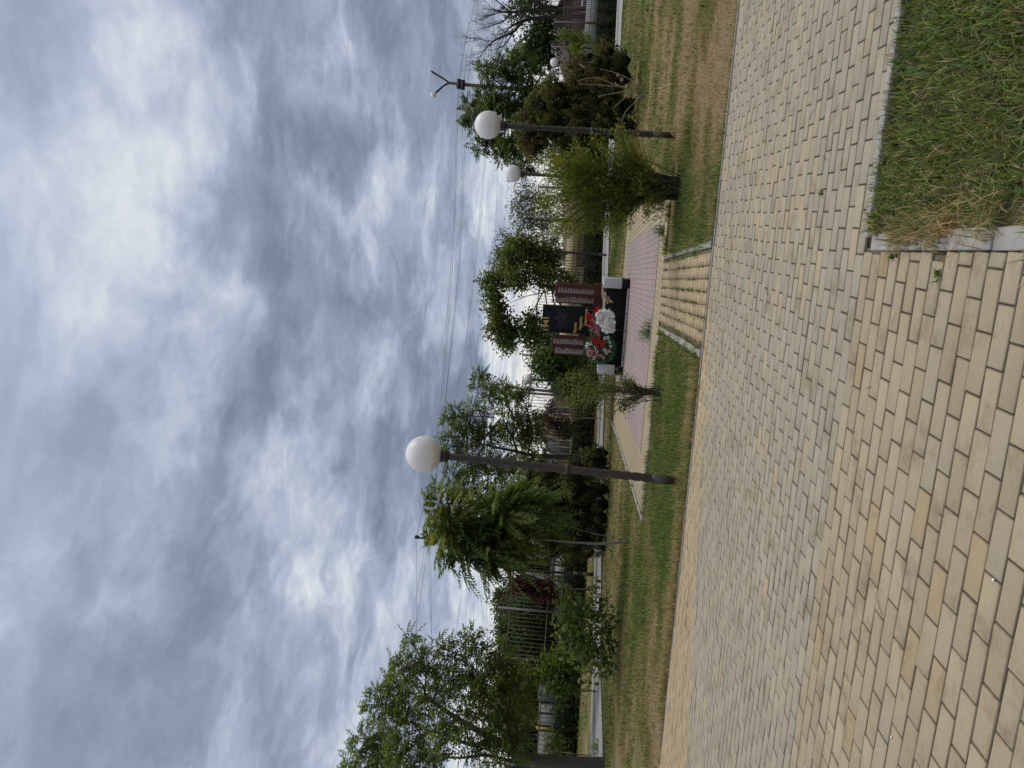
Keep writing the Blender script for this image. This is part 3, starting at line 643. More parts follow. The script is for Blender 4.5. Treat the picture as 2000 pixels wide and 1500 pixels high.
tree('sapling','tiny light green sapling in front of the fence right of the monument','tree',27.0,[[(1172,534),(1140,536),(1110,545)]],.010,[(1100,541,5),(1106,548,7),(1113,543,6),(1120,552,5)],.7,('simple',.14,.06,3,True),(.13,.19,.04),SAP,.3,dz=.3)
tree('lilac_bush','leafy bright green bush behind the left name slab','bush',23.5,[[(1160,715),(1120,712),(1070,705)]],.03,[(1045,712,8),(1055,700,10),(1065,715,12),(1050,728,8),(1080,700,16),(1075,730,12),(1095,712,16),(1110,698,16),(1095,738,12),(1068,690,10),(1120,715,16),(1058,740,6)],.36,('simple',.13,.065,4,True),(.075,.122,.030),SAP,.12,dz=.5)
tree('garden_bush','olive scrubby bush beside the left end of the monument wall','bush',22.5,[[(1175,750),(1140,752),(1110,755)]],.02,[(1100,750,14),(1120,745,18),(1140,735,16),(1115,775,18),(1140,770,20),(1150,790,18),(1125,800,14),(1155,750,18),(1095,775,12),(1160,725,14),(1165,775,12)],.24,('simple',.10,.045,4,False),(.085,.110,.035),(.14,.14,.05),.3,dz=.5,bark=(.25,.23,.2))
tree('rose_bush','broad leaved rose bush with tan stems on the left lawn','bush',15.0,[[(1217,1204),(1190,1202),(1155,1195),(1120,1180)],[(1217,1208),(1185,1212),(1150,1230)],[(1217,1202),(1200,1218),(1160,1260),(1150,1300)],[(1215,1200),(1190,1180),(1150,1160)]],.014,
 [(1098,1142,13),(1108,1160,12),(1118,1185,20),(1100,1205,14),(1130,1225,30),(1150,1195,24),(1110,1245,20),(1160,1258,30),(1178,1290,22),(1140,1285,24),(1180,1225,20),(1158,1150,12),(1165,1320,12),(1190,1255,16),(1172,1190,14),(1148,1330,7),(1125,1270,14),(1180,1165,8),(1196,1215,10)],
 .050,('simple',.115,.075,4,True),(.105,.155,.045),(.16,.21,.06),.3,bark=(.22,.16,.10),twigs=2,dz=.45,twig=.006,shell=.5)
# shrubs of arching stems
def shrub(name,label,base_px,dep,tips,nst,leafL,leafW,base,alt,pa,per,r0=.007,spread=14,bark=(.07,.055,.04),zz=.25,bs_=.06):
    g=G(*base_px); t=thing(name,label,'shrub',g); mb=MB(); ml=MB(); D=depth_of(g)
    for _ in range(nst):
        tx,ty,w=tips[rng.integers(0,len(tips))]
        e=P(tx+rng.normal(0,w),ty+rng.normal(0,w),D+rng.normal(0,zz)); s=g+np.array([rng.normal(0,bs_),rng.normal(0,bs_),-.02])
        m=s*.45+e*.55+np.array([0,0,.16*np.linalg.norm(e-s)])*(.3+.7*rng.random()); m[:2]=s[:2]*.62+e[:2]*.38
        sp=spline([s,m,e],8); tube(mb,sp,np.linspace(r0,r0*.3,len(sp)),5,bark)
        n=int(per*(.7+.6*rng.random())); tt=rng.random(n)**.75*.86+.14; i=np.clip((tt*(len(sp)-1)).astype(int),0,len(sp)-2); p=sp[i]+(sp[i+1]-sp[i])*rng.random((n,1))
        d=unit(sp[i+1]-sp[i])*.6+rng.normal(0,.6,(n,3)); c=cols(n,base,.3,alt,pa)
        off=rng.normal(0,.055,(n,3))*tt[:,None]
        leafset(ml,p+off,d,rng.normal(0,.4,(n,3))+np.array([0,0,1.]),leafL*rng.uniform(.6,1.3,n),leafW*rng.uniform(.7,1.2,n),c)
    mb.build('stems',M['bark'],t,smooth=True); ml.build('foliage',M['leaf'],t); return t
shrub('forsythia_shrub','large yellow green arching shrub in front of the right junipers',(1325,368),0,
 [(1055,322,10),(1070,345,14),(1072,300,10),(1090,385,14),(1105,330,16),(1070,425,9),(1085,450,9),(1110,455,9),(1125,285,10),(1135,455,9),(1135,405,16),(1155,345,18),(1155,262,8),(1160,448,9),(1190,300,12),(1200,248,6),(1190,442,8),(1195,385,16),(1215,435,8),(1235,325,14),(1262,428,8),(1250,360,14),(1098,298,9),(1230,275,7),(1130,360,18),(1055,395,8),(1285,410,6),(1180,455,6)],150,.066,.018,(.115,.140,.026),(.19,.20,.036),.35,118,bark=(.06,.05,.035),zz=.30,bs_=.075)
shrub('forsythia_shrub','small sparse upright shrub with bare lower stems at the plaza corner',(1287,768),0,
 [(1095,790,8),(1120,760,10),(1130,800,8),(1110,735,8),(1150,745,12),(1155,785,10),(1180,735,8),(1175,800,7),(1200,730,5),(1215,795,5),(1165,765,10),(1220,745,5)],30,.062,.018,(.115,.140,.038),(.18,.19,.05),.3,75,bark=(.05,.043,.035),zz=.12,r0=.005)
def canes():
    g=G(1258,172); t=thing('dry_canes','bare tan canes with faded flower heads in front of the right juniper','shrub',g); mb=MB(); mp=MB(); D=depth_of(g)
    for l in [[(1262,172),(1215,170),(1165,152),(1128,158)],[(1262,170),(1200,168),(1160,165),(1132,164)],[(1258,172),(1225,152),(1195,140),(1173,135)],[(1260,175),(1230,185),(1205,205),(1196,212)],[(1262,176),(1240,200),(1222,218),(1214,240)],[(1260,172),(1200,182),(1170,188)]]:
        sp=spline([P(x,y,D) for x,y in l],6); tube(mb,sp,np.linspace(.012,.005,len(sp)),5,(.30,.23,.15))
    for x,y in [(1207,146),(1224,168),(1228,188),(1222,187),(1248,190),(1240,172),(1214,155)]:
        c=P(x,y,D-.05); n=14; mp=MB(); leafset(mp,np.tile(c,(n,1)),rdir(n),rdir(n),.06,.04,cols(n,(.42,.33,.26),.3)); mp.build('flower_head',M['petal'],t)
    mb.build('stems',M['bark'],t,smooth=True)
canes()
# junipers: upright fuzzy plumes around a dark core
def juniper(label,dep,lobes,base,alt,dens,pl=.24):
    b=P(lobes[len(lobes)//2][0],np.mean([l[1] for l in lobes]),dep); z=float(terr(b[0],b[1]))
    t=thing('juniper_bush',label,'bush',(b[0],b[1],z)); mc=MB(); mn=MB()
    for l in lobes:
        x,y,r=l[:3]; dd=dep+rng.normal(0,.18); c=P(x,y,dd); R=r*PXM(dd)
        k=10; th=np.linspace(0,math.pi,7); ph=np.arange(k)/k*2*math.pi
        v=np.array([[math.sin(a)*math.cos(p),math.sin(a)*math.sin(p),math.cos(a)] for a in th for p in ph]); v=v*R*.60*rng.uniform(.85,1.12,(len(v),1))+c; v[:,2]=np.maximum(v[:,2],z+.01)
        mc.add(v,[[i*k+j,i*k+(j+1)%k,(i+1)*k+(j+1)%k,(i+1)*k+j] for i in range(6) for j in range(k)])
        n=max(8,int(dens*r*r)); q=rdir(n); q[:,2]=np.where(rng.random(n)<.55,np.abs(q[:,2]),q[:,2]*.8); q=unit(q)
        pos=c+q*R*rng.uniform(.55,.92,(n,1)); ok=pos[:,2]>z+.04; pos=pos[ok]; q=q[ok]; n=len(pos)
        ax=unit(q*.75+np.array([0,0,.75])+rng.normal(0,.22,(n,3))); L=pl*rng.uniform(.6,1.2,n)
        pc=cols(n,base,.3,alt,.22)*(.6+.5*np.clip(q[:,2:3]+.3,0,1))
        m=24
        tt=rng.random((n,m,1)); xx=unit(np.cross(ax,np.array([.3,.2,1.])))[:,None,:]; yy=np.cross(ax[:,None,:],xx)
        an=rng.uniform(0,6.28,(n,m,1)); wid=(np.sin(np.clip(tt*.9+.12,0,1)*math.pi)**.7)*.26*L[:,None,None]
        rad=np.cos(an)*xx+np.sin(an)*yy
        pp=pos[:,None,:]+ax[:,None,:]*tt*L[:,None,None]+rad*wid*.6
        dd_=unit(ax[:,None,:]*.8+rad*.8+rng.normal(0,.2,(n,m,3)))
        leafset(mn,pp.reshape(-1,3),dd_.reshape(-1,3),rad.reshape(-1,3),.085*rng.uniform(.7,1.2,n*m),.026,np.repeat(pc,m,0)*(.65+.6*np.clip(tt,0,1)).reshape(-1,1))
    mc.build('foliage_inside',M['darkcore'],t,smooth=True); mn.build('foliage',M['needle'],t)  # solid dark lumps block light and paint the shaded inside, no real limbs
juniper('broad dark juniper mound behind the young tree of heaven',21.4,[(1040,930,22),(1035,960,22),(1045,985,30),(1080,930,32),(1090,980,44),(1080,1030,38),(1070,1065,28),(1125,945,40),(1130,1000,48),(1130,1050,40),(1158,958,30),(1160,1015,30),(1112,1085,20),(1150,1080,16),(1030,1045,18),(1025,1010,16),(1060,905,12),(1165,1055,20),(1085,1080,16),(1178,985,20),(1176,1038,20),(1178,955,18),(1178,1068,14),(1176,1012,20)],(.095,.108,.034),(.160,.150,.046),.085)
juniper('small dark pointed spruce at the right foot of the left juniper',22.0,[(1142,884,6),(1152,890,9),(1162,894,14),(1175,900,16),(1182,918,14),(1170,880,8),(1183,885,9)],(.09,.10,.034),(.14,.135,.045),.19,.16)
juniper('tall olive juniper clump behind the right globe lamp',20.6,[(1033,235,22),(1038,268,26),(1055,205,20),(1062,250,30),(1085,255,38),(1090,175,26),(1100,212,38),(1130,142,24),(1140,190,44),(1140,248,42),(1178,132,34),(1185,188,42),(1190,248,38),(1205,112,20),(1215,150,28),(1222,205,28),(1110,298,28),(1160,295,28),(1190,100,15),(1222,118,16),(1225,245,26),(1078,172,12),(1152,110,12),(1050,290,18)],(.105,.112,.034),(.175,.145,.046),.085)
# hedge along the fence
def hedge():
    t=thing('hedge','low dark clipped hedge running along the foot of the fence','hedge',(FA[0],FA[1],.3)); mc=MB(); ml=MB(); L=np.linalg.norm(FB-FA)
    n=int(L/.35)
    for i in range(-6,n+8):
        c2=FA+FD*(i*.35)-FN*1.1+rng.normal(0,.05,2); z=float(terr(*c2)); h=.82+.1*nz(i*.3,1.)+(.15 if i>n*.8 else 0)
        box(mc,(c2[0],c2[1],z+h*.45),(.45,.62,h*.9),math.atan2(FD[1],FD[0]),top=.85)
        m=230; u=rng.uniform(-.25,.25,m); a=rng.uniform(-.1,1.1,m)*math.pi; r=1.0
        w=np.cos(a)*.42; zz=np.clip(np.sin(a),.02,1)**.5*h*rng.uniform(.25,1.05,m)
        pos=np.stack([c2[0]+FD[0]*u+FN[0]*w,c2[1]+FD[1]*u+FN[1]*w,z+zz],1)
        leafset(ml,pos,rdir(m)+np.array([0,0,.4])-np.append(FN,0)*.3,rdir(m),.075,.042,cols(m,(.032,.050,.018),.4,(.07,.09,.03),.12))
    mc.build('foliage_inside',M['darkcore'],t); ml.build('foliage',M['leaf'],t)  # dark boxes stand in for the shade inside the hedge
hedge()
# ------------------------------------------------------------------ fence
def fence():
    t=thing('fence','tall brown metal picket fence with fan shaped arches over its posts','fence',(FA[0],FA[1],.45)); L=np.linalg.norm(FB-FA); bay=1.62; H=2.35; zb=.50; rz=math.atan2(FD[1],FD[0])
    nb=int(L/bay)
    def at(s,z,off=0): p=FA+FD*s+FN*off; return np.array([p[0],p[1],zb+z])
    for i in range(-3,nb+4):
        s0=i*bay
        mb=MB(); box(mb,at(s0,(H+.42)/2),(.07,.07,H+.42),rz); mb.build('post',M['fencepost'] if i%3==0 else M['fence'],t)
        mb=MB()
        for z in (.25,1.05,H): tube(mb,[at(s0+.035,z),at(s0+bay-.035,z)],.019,5)
        ns=12
        for k in range(1,ns):
            s=s0+bay*k/ns; tube(mb,[at(s,.10),at(s,H)],.010,4)
        pn=mb.build('panel',M['fence'],t)
        for sgn,ss in ((1,s0),(-1,s0+bay)):
            mb=MB()
            for R in (.46,.27):
                aa=np.linspace(0,math.pi/2,8); tube(mb,[at(ss+sgn*R*math.cos(a),H+R*.92*math.sin(a)) for a in aa],.014,4)
            for a in (.52,1.05): tube(mb,[at(ss+sgn*.05*math.cos(a),H+.05*math.sin(a)),at(ss+sgn*.46*math.cos(a),H+.42*math.sin(a))],.010,4)
            mb.build('arch',M['fence'],pn)
    return t
fence()
# ------------------------------------------------------------------ lamps
def lamp(label, base, top=None, s=1.0, group='globe lamps on brown posts', globe=True, H=2.80, seg=True):
    base=np.array(base); top=np.array(top) if top is not None else base+np.array([0,0,H])
    ax=top-base; Lh=np.linalg.norm(ax)
    t=thing('globe_lamp' if globe else 'lamp_post',label,'lamp' if globe else 'post',base,group if globe else None)
    ez=Vector(ax/Lh); t.rotation_euler=Vector((0,0,1)).rotation_difference(ez).to_euler()
    bpy.context.view_layer.update()
    def mk(name,mbf,mat,sm=False,par=t,loc=(0,0,0)):
        o=mbf.build(name,mat,par,smooth=sm,org=(0,0,0)); o.location=loc; return o
    mb=MB(); box(mb,(0,0,.14),(.080,.080,.36)); mk('base',mb,M['post'])
    mb=MB(); n=int(Lh/.02); prof=[]
    # twisted square bar
    V=[];k=12
    for i in range(n+1):
        z=.32+(Lh-.32)*i/n; w=(.046-.010*(z/Lh)); tw=z*2*math.pi/.46
        for j in range(k):
            a=j/k*2*math.pi; rr=w*(1+.17*math.cos(4*(a-tw)))
            V.append((rr*math.cos(a),rr*math.sin(a),z))
    mb.add(V,[[i*k+j,i*k+(j+1)%k,(i+1)*k+(j+1)%k,(i+1)*k+j] for i in range(n) for j in range(k)])
    mk('pole',mb,M['post'],True)
    if globe:
        mb=MB(); lathe(mb,[(0,-.02),(.056,-.02),(.056,.02),(0,.02)],16); mk('ring',mb,M['post'],False,t,(0,0,Lh*.48))
        mb=MB(); lathe(mb,[(0,-.04),(.06,-.04),(.068,-.01),(.072,.05),(.0,.055)],20); mk('collar',mb,M['collar'],False,t,(0,0,Lh))
        mb=MB(); th=np.linspace(math.pi*.895,0,26); R=.203
        lathe(mb,[(max(1e-4,R*math.sin(a)),R*math.cos(a)) for a in th],40); mk('globe',mb,M['globe'],True,t,(0,0,Lh+.045+R*.94))
    return t
gA=G(1327,940); dA=depth_of(gA); lamp('nearest tall globe lamp on a twisted brown post at the path edge',gA,P(869,891,dA-.02))
gB=G(1316,265); dB=depth_of(gB); lamp('globe lamp on the right lawn in front of the junipers',gB,P(984,246,dB))
def vlamp(x,y,dep,label):
    c=P(x,y,dep); z=float(terr(c[0],c[1])); lamp(label,(c[0],c[1],z),(c[0],c[1],c[2]-.235))
vlamp(1002,339,18.8,'globe lamp rising behind the yellow green shrub')
vlamp(1083,122,36.5,'small far globe lamp at the right in front of the fence')
vlamp(1032,741,30.5,'small globe lamp against the fence left of the monument')
vlamp(1058,558,50,'tiny distant globe lamp glimpsed through the tree behind the stele')
vlamp(1033,848,62,'tiniest distant globe lamp behind the walnut tree foliage')
g=G(1158,1122); lamp('bare brown post without a globe in front of the concrete struts',g,P(987,1112.5,depth_of(g)),globe=False)
g=P(1182,498,29.5); lamp('bare brown post without a globe right of the monument',(g[0],g[1],float(terr(g[0],g[1]))),P(1066,490.5,29.5),globe=False)
# ------------------------------------------------------------------ poles and wires
DP=45.
def upole():
    b=P(1095,1092,DP); t=thing('utility_pole','pale concrete utility pole with black insulators behind the young tree of heaven','pole',(b[0],b[1],.45))
    mb=MB(); tube(mb,[P(1110,1094,DP),P(975,1078,DP),P(846,1054,DP)],[.19,.16,.12],10); mb.build('shaft',M['cpole'],t,smooth=True)
    mb=MB(); tube(mb,[P(1100,1140,DP-.3),P(1020,1112,DP-.2),P(935,1081,DP)],[.16,.15,.13],10); mb.build('strut',M['cpole'],t,smooth=True)
    mb=MB(); tube(mb,[P(846,1054,DP),P(814,1049.5,DP)],.06,8); tube(mb,[P(836,1047,DP),P(838,1062,DP)],.05,6); tube(mb,[P(844,1047,DP),P(846,1062,DP)],.05,6); mb.build('crossarm',M['collar'],t)
    for x,y in [(814,1049),(834,1047),(836,1060),(843,1046),(846,1062)]:
        c=P(x,y,DP); mb=MB(); lathe(mb,[(0,-.13),(.09,-.12),(.12,-.03),(.08,.0),(.13,.05),(.07,.12),(0,.13)],10,c); mb.build('insulator',M['collar'],t,smooth=True)
upole()
def upole2():
    D=46.; b=P(1090,1340,D); t=thing('utility_pole','concrete utility pole showing through the crown of the large left tree','pole',(b[0],b[1],.45))
    mb=MB(); tube(mb,[P(1090,1340,D),P(930,1315,D),P(788,1292,D)],[.22,.18,.14],10); mb.build('shaft',M['cpole'],t,smooth=True)
    mb=MB(); tube(mb,[P(806,1288,D),P(808,1303,D)],.06,6); mb.build('crossarm',M['collar'],t)
upole2()
def streetlight(label,D,shaft,arms,bulb,joint,r,mat):
    b=P(*shaft[0],D); t=thing('street_light',label,'street light',(b[0],b[1],max(0.,float(terr(b[0],b[1])))))
    mb=MB(); tube(mb,[P(x,y,D) for x,y in shaft],np.linspace(r*1.3,r*.75,len(shaft)),8); mb.build('pole',mat,t,smooth=True)
    for a in arms: mb=MB(); tube(mb,spline([P(x,y,D) for x,y in a],5),r*.55,6); mb.build('arm',mat,t,smooth=True)
    mb=MB()
    for x,y in joint: box(mb,P(x,y,D),(r*5,r*2.4,r*2.0))
    mb.build('bracket',M['collar'],t)
    if bulb: 
        c=P(*bulb,D); mb=MB(); lathe(mb,[(.02,-.17),(.10,-.15),(.155,-.05),(.16,.03),(.12,.12),(.05,.16),(.001,.165)],16,c); mb.build('lamp_shade',M['globe'],t,smooth=True)
    return t
streetlight('tall rusty street light with a forked top and one white bulb above the right tree',42.,[(1180,185),(1000,173),(925,167),(877,162)],[[(877,162),(868,155),(855,147),(842,139)],[(877,162),(866,168),(857,176),(850,182)]],(847,185.5),[(896,164),(904,166)],.10,M['rust'])
streetlight('slim grey street light with short forked arms beyond the lamp left of the monument',60.,[(1110,768),(1040,761),(990,756)],[[(990,756),(984,754),(976,742),(974,737)],[(990,756),(982,762),(978,767)]],None,[(989,756),(994,757)],.10,M['fencepost'])
WG='power lines strung between the poles'
def wire(label,pts,d0,d1,r=.0075):
    n=len(pts); p3=[P(x,y,d0+(d1-d0)*i/max(1,n-1)) for i,(x,y) in enumerate(pts)]; sp=spline(p3,10); mb=MB(); tube(mb,sp,r,4)
    o=mb.build('power_line',M['wire'],None,org=sp[0]); tag(o,label,'power line',WG)
wu='thin power line sagging from the concrete pole toward the forked rusty street light'
wire(wu,[(813,1049),(852,856),(883,480),(896,166),(927,0),(942,-80)],45,42)
wire(wu,[(814,1049),(856,850),(886,480),(898,166),(929,0),(944,-80)],45,42)
wire(wu,[(835,1056),(861,856),(898,480),(906,166),(932,0),(945,-80)],45,42)
wire(wu,[(838,1056),(868,800),(901,480),(907,300),(914,166),(935,0)],45,42)
wl='thin lower power line crossing behind the trees above the monument'
wire(wl,[(905,720),(931,480),(946,313),(958,200),(962,0)],55,50)
wire(wl,[(868,905),(911,655),(934,480),(949,313),(963,200),(966,0)],55,50)
wire(wl,[(948,720),(957,604),(965,497),(972,333),(975,150),(955,0)],58,52)
wire(wl,[(953,800),(965,683),(975,560),(988,400),(995,330)],60,60)
wire(wl,[(966,810),(976,730),(985,640),(998,420),(1000,330)],60,60)
wz='thin power line running left from the concrete pole toward the large left tree'
wire(wz,[(813,1049),(814,1200),(812,1300),(806,1420),(800,1520)],45,46)
wire(wz,[(832,1056),(815,1150),(800,1230),(780,1330),(760,1520)],45,46)
wire(wz,[(835,1056),(838,1150),(846,1290),(856,1420),(864,1520)],45,46)
wire(wz,[(836,1056),(824,1150),(812,1230),(800,1300)],45,46)
wire(wz,[(838,1058),(842,1150),(843,1240),(840,1320)],45,46)
wd='thin power line low over the far dark trees left of the concrete struts'
wire(wd,[(905,1123),(898,1180),(888,1250),(875,1350)],55,50)
wire(wd,[(911,1128),(910,1190),(909,1243),(908,1340)],55,50)
wire(wd,[(925,1119),(925,1218),(926,1330)],55,50)
wire(wd,[(932,1112),(938,1165),(948,1221),(962,1300)],55,50)
wire(wd,[(949,1100),(950,1165),(951,1227),(952,1300)],55,50)
# ------------------------------------------------------------------ monument
MY=19.12; MX0,MX1=-3.72,-1.37          # plane of the wall front and the outer sides of the end pillars
zt=.03
def mY(x,y,Y): 
    d=ray(x,y); t=Y/d[1]; return CAMP+d*t
wall_h=mY(1181,620,MY)[2]
mon=thing('memorial_wall','low black granite wall with pale topped end blocks at the front of the monument','memorial',((MX0+MX1)/2,MY+.3,zt))
mb=MB(); box(mb,((MX0+MX1)/2,MY+.28,zt+(wall_h-zt)/2),(MX1-MX0-.40,.52,wall_h-zt)); mb.build('wall',M['granite'],mon,bevel=.006)
mb=MB(); box(mb,((MX0+MX1)/2,MY+.10,zt+.025),(MX1-MX0-.42,.46,.05)); mb.build('plinth',M['concrete'],mon)
for xc in (MX0+.11,MX1-.11):
    zb=mY(1216,540,MY-.05)[2] if xc>-2 else mY(1200,723,MY-.05)[2]; zp=mY(1180.5,540,MY-.05)[2] if xc>-2 else mY(1167,723,MY-.05)[2]
    mb=MB(); box(mb,(xc,MY+.18,zt+(zb-zt)/2),(.225,.56,zb-zt)); mb.build('pillar_base',M['granite'],mon,bevel=.005)
    mb=MB(); box(mb,(xc,MY+.18,(zb+zp)/2+.001),(.232,.57,zp-zb)); mb.build('pillar_block',M['greystone'],mon,bevel=.006)
SY=MY+.72     # stele plane
def slab_poly(name,pts,Y,th,mat,parent,bev=.004):
    f=[mY(x,y,Y) for x,y in pts]; n=len(f); v=np.array(f+[p+np.array([0,th,0]) for p in f]); me=bpy.data.meshes.new(name)
    faces=[list(range(n)),list(range(2*n-1,n-1,-1))]+[[i,n+i,n+(i+1)%n,(i+1)%n] for i in range(n)]
    me.from_pydata([tuple(p) for p in v],[],faces); me.update(); bm_fix(me); me.materials.append(mat)
    o=bpy.data.objects.new(name,me); COL.objects.link(o)
    if parent: o.parent=parent; o.matrix_parent_inverse=parent_inv(parent)
    m=o.modifiers.new('Bevel','BEVEL'); m.width=bev; m.segments=2; return o
import bmesh
def bm_fix(me):
    b=bmesh.new(); b.from_mesh(me); bmesh.ops.recalc_face_normals(b,faces=b.faces); b.to_mesh(me); b.free()
# central stele: upright rectangle from measured edges
sl=mY(1057.5,649,SY); sr=mY(1060.5,595,SY); sxl,sxr=sl[0]+.0,sr[0]; slb=mY(1150,652,SY)[0]; srb=mY(1150,600.5,SY)[0]
sxl=(sl[0]+slb)/2; sxr=(sr[0]+srb)/2; stop=(sl[2]+sr[2])/2
st=thing('memorial_stele','tall black granite stele with gold 1941 and an etched star','memorial',((sxl+sxr)/2,SY+.08,zt))
mb=MB(); box(mb,((sxl+sxr)/2,SY+.08,(zt+stop)/2),(sxr-sxl,.16,stop-zt)); mb.build('slab',M['granite'],st,bevel=.006)
def text(body,xl,zl,size,parent,mat,width=None,Y=SY-.006,bold=.0):
    cu=bpy.data.curves.new('t','FONT'); cu.body=body; cu.size=size; cu.extrude=.004; cu.offset=bold
    o=bpy.data.objects.new('t',cu); COL.objects.link(o); bpy.context.view_layer.update()
    me=bpy.data.meshes.new_from_object(o.evaluated_get(bpy.context.evaluated_depsgraph_get())); bpy.data.objects.remove(o)
    co=np.zeros(len(me.vertices)*3); me.vertices.foreach_get('co',co); co=co.reshape(-1,3)
    w=co[:,0].max()-co[:,0].min(); k=(width/w) if width else 1
    v=np.stack([xl+(co[:,0]-co[:,0].min())*k, Y-co[:,2], zl+co[:,1]],1); me.vertices.foreach_set('co',v.ravel()); me.update()
    me.name='inscription'; me.materials.clear(); me.materials.append(mat)
    oo=bpy.data.objects.new('inscription',me); COL.objects.link(oo); oo.parent=parent; oo.matrix_parent_inverse=parent_inv(parent); return oo
def tline(body,pxl,pxr,zh):
    a=mY(*pxl,SY); b=mY(*pxr,SY); text(body,a[0],(a[2]+b[2])/2,zh,st,M['gold'],b[0]-a[0],bold=.003)
tline('1941',(1071.5,645),(1071.5,620),.205)
tline('Помним,',(1125.5,650),(1126.5,629),.10)
tline('Гордимся,',(1136,644),(1137,618),.10)
tline('Благодарим.',(1146.5,636),(1147.5,602),.10)
# etched star of the stele
mb=MB(); sc=mY(1097.5,622,SY); R=.19
def spoly(pts,w,close=True):
    p=[np.array([sc[0]+x,SY-.004,sc[2]+z]) for x,z in pts]
    for i in range(len(p) if close else len(p)-1): tube(mb,[p[i],p[(i+1)%len(p)]],w,4)
a5=[math.pi/2+i*2*math.pi/5 for i in range(5)]; star=[]
for i in range(5):
    star.append((R*math.cos(a5[i]),R*math.sin(a5[i]))); star.append((R*.48*math.cos(a5[i]+math.pi/5),R*.48*math.sin(a5[i]+math.pi/5)))
spoly(star,.009); spoly([(x*.80,z*.80) for x,z in star],.005)
spoly([(R*.42*math.cos(t),R*.42*math.sin(t)) for t in np.linspace(0,6.1,22)],.013); spoly([(R*.20*math.cos(t),R*.20*math.sin(t)) for t in np.linspace(0,6,14)],.006)
for k in range(14):
    a=rng.uniform(-.6,.6)+(0 if k%2 else math.pi)+(.3 if k%2 else -.3); spoly([(R*.7*math.cos(a),R*.7*math.sin(a)),(R*1.45*math.cos(a),R*1.35*math.sin(a))],.004,False)
for sg in (-1,1): spoly([(sg*R*1.45,R*.75),(-sg*R*1.45,-R*.80)],.007,False)
mb.build('star_emblem',M['etch'],st)
def nameslab(label,pts,colspx,basepts):
    Y=SY-.02; t=thing('name_slab',label,'memorial',(mY(*pts[0],Y)[0],Y,zt))
    slab_poly('slab',pts,Y,.10,M['redgranite'],t)
    if basepts: slab_poly('slab_base',basepts,Y-.06,.26,M['redgranite'],t)
    mb=MB()
    for (xt,xb,yl_t,yr_t,yl_b,yr_b) in colspx:
        nrow=24
        for i in range(nrow):
            f=(i+.5)/nrow; x=xt+(xb-xt)*f; yl=yl_t+(yl_b-yl_t)*f; yr=yr_t+(yr_b-yr_t)*f; w=yl-yr; L=w*rng.uniform(.66,1.02)
            a=mY(x,yl,Y); b=mY(x,yl-L,Y); zz=(a[2]+b[2])/2; xx=a[0]; hgt=.0165
            while xx < b[0]-.012:
                wl=rng.uniform(.05,.11); x2=min(b[0],xx+wl); mb.add([(xx,Y-.002,zz),(x2,Y-.002,zz),(x2,Y-.002,zz+hgt),(xx,Y-.002,zz+hgt)],[[0,1,2,3]]); xx=x2+.012
    mb.build('name_list',M['inscr'],t); return t
nameslab('reddish granite slab with white name columns right of the black stele',[(1159,595),(1159,556),(1090,553.5),(1084.5,563),(1084.5,590.5)],[(1087,1159,589,577.5,593,583),(1089,1160,571.5,560,575,566)],[(1177,600.5),(1177,555),(1161,554.5),(1159.5,599)])
nameslab('reddish granite slab with white name columns left of the black stele',[(1178,699),(1178,661),(1079,653.5),(1078,676),(1083,690.5)],[(1081,1140,670.5,660,674,663),(1084,1140,689.5,677.5,692.5,682)],None)
# ------------------------------------------------------------------ flowers
def ball(mb,c,r,n,col,var=.12,L=.55):
    q=rdir(n); q[:,1]-=.35; q=unit(q); leafset(mb,c+q*r*.45,q,rdir(n)+q*.1,r*L*1.2,r*.55,cols(n,col,var),True)
def rose(mb,c,r,col):
    for ring,(m,rr,ti) in enumerate(((6,1.,.25),(5,.72,.6),(4,.42,1.1))):
        for k in range(m):
            a=k/m*6.283+ring*.5+rng.uniform(-.2,.2); d=np.array([math.cos(a),-ti,math.sin(a)])
            leafset(mb,np.array([c+np.array([0,-.012*ring,0])]),np.array([d]),np.array([[0,-1.,0]])+np.array([d])*-.4,r*rr*1.15,r*rr*1.1,cols(1,np.array(col)*(1-.14*ring),.15),True)
    
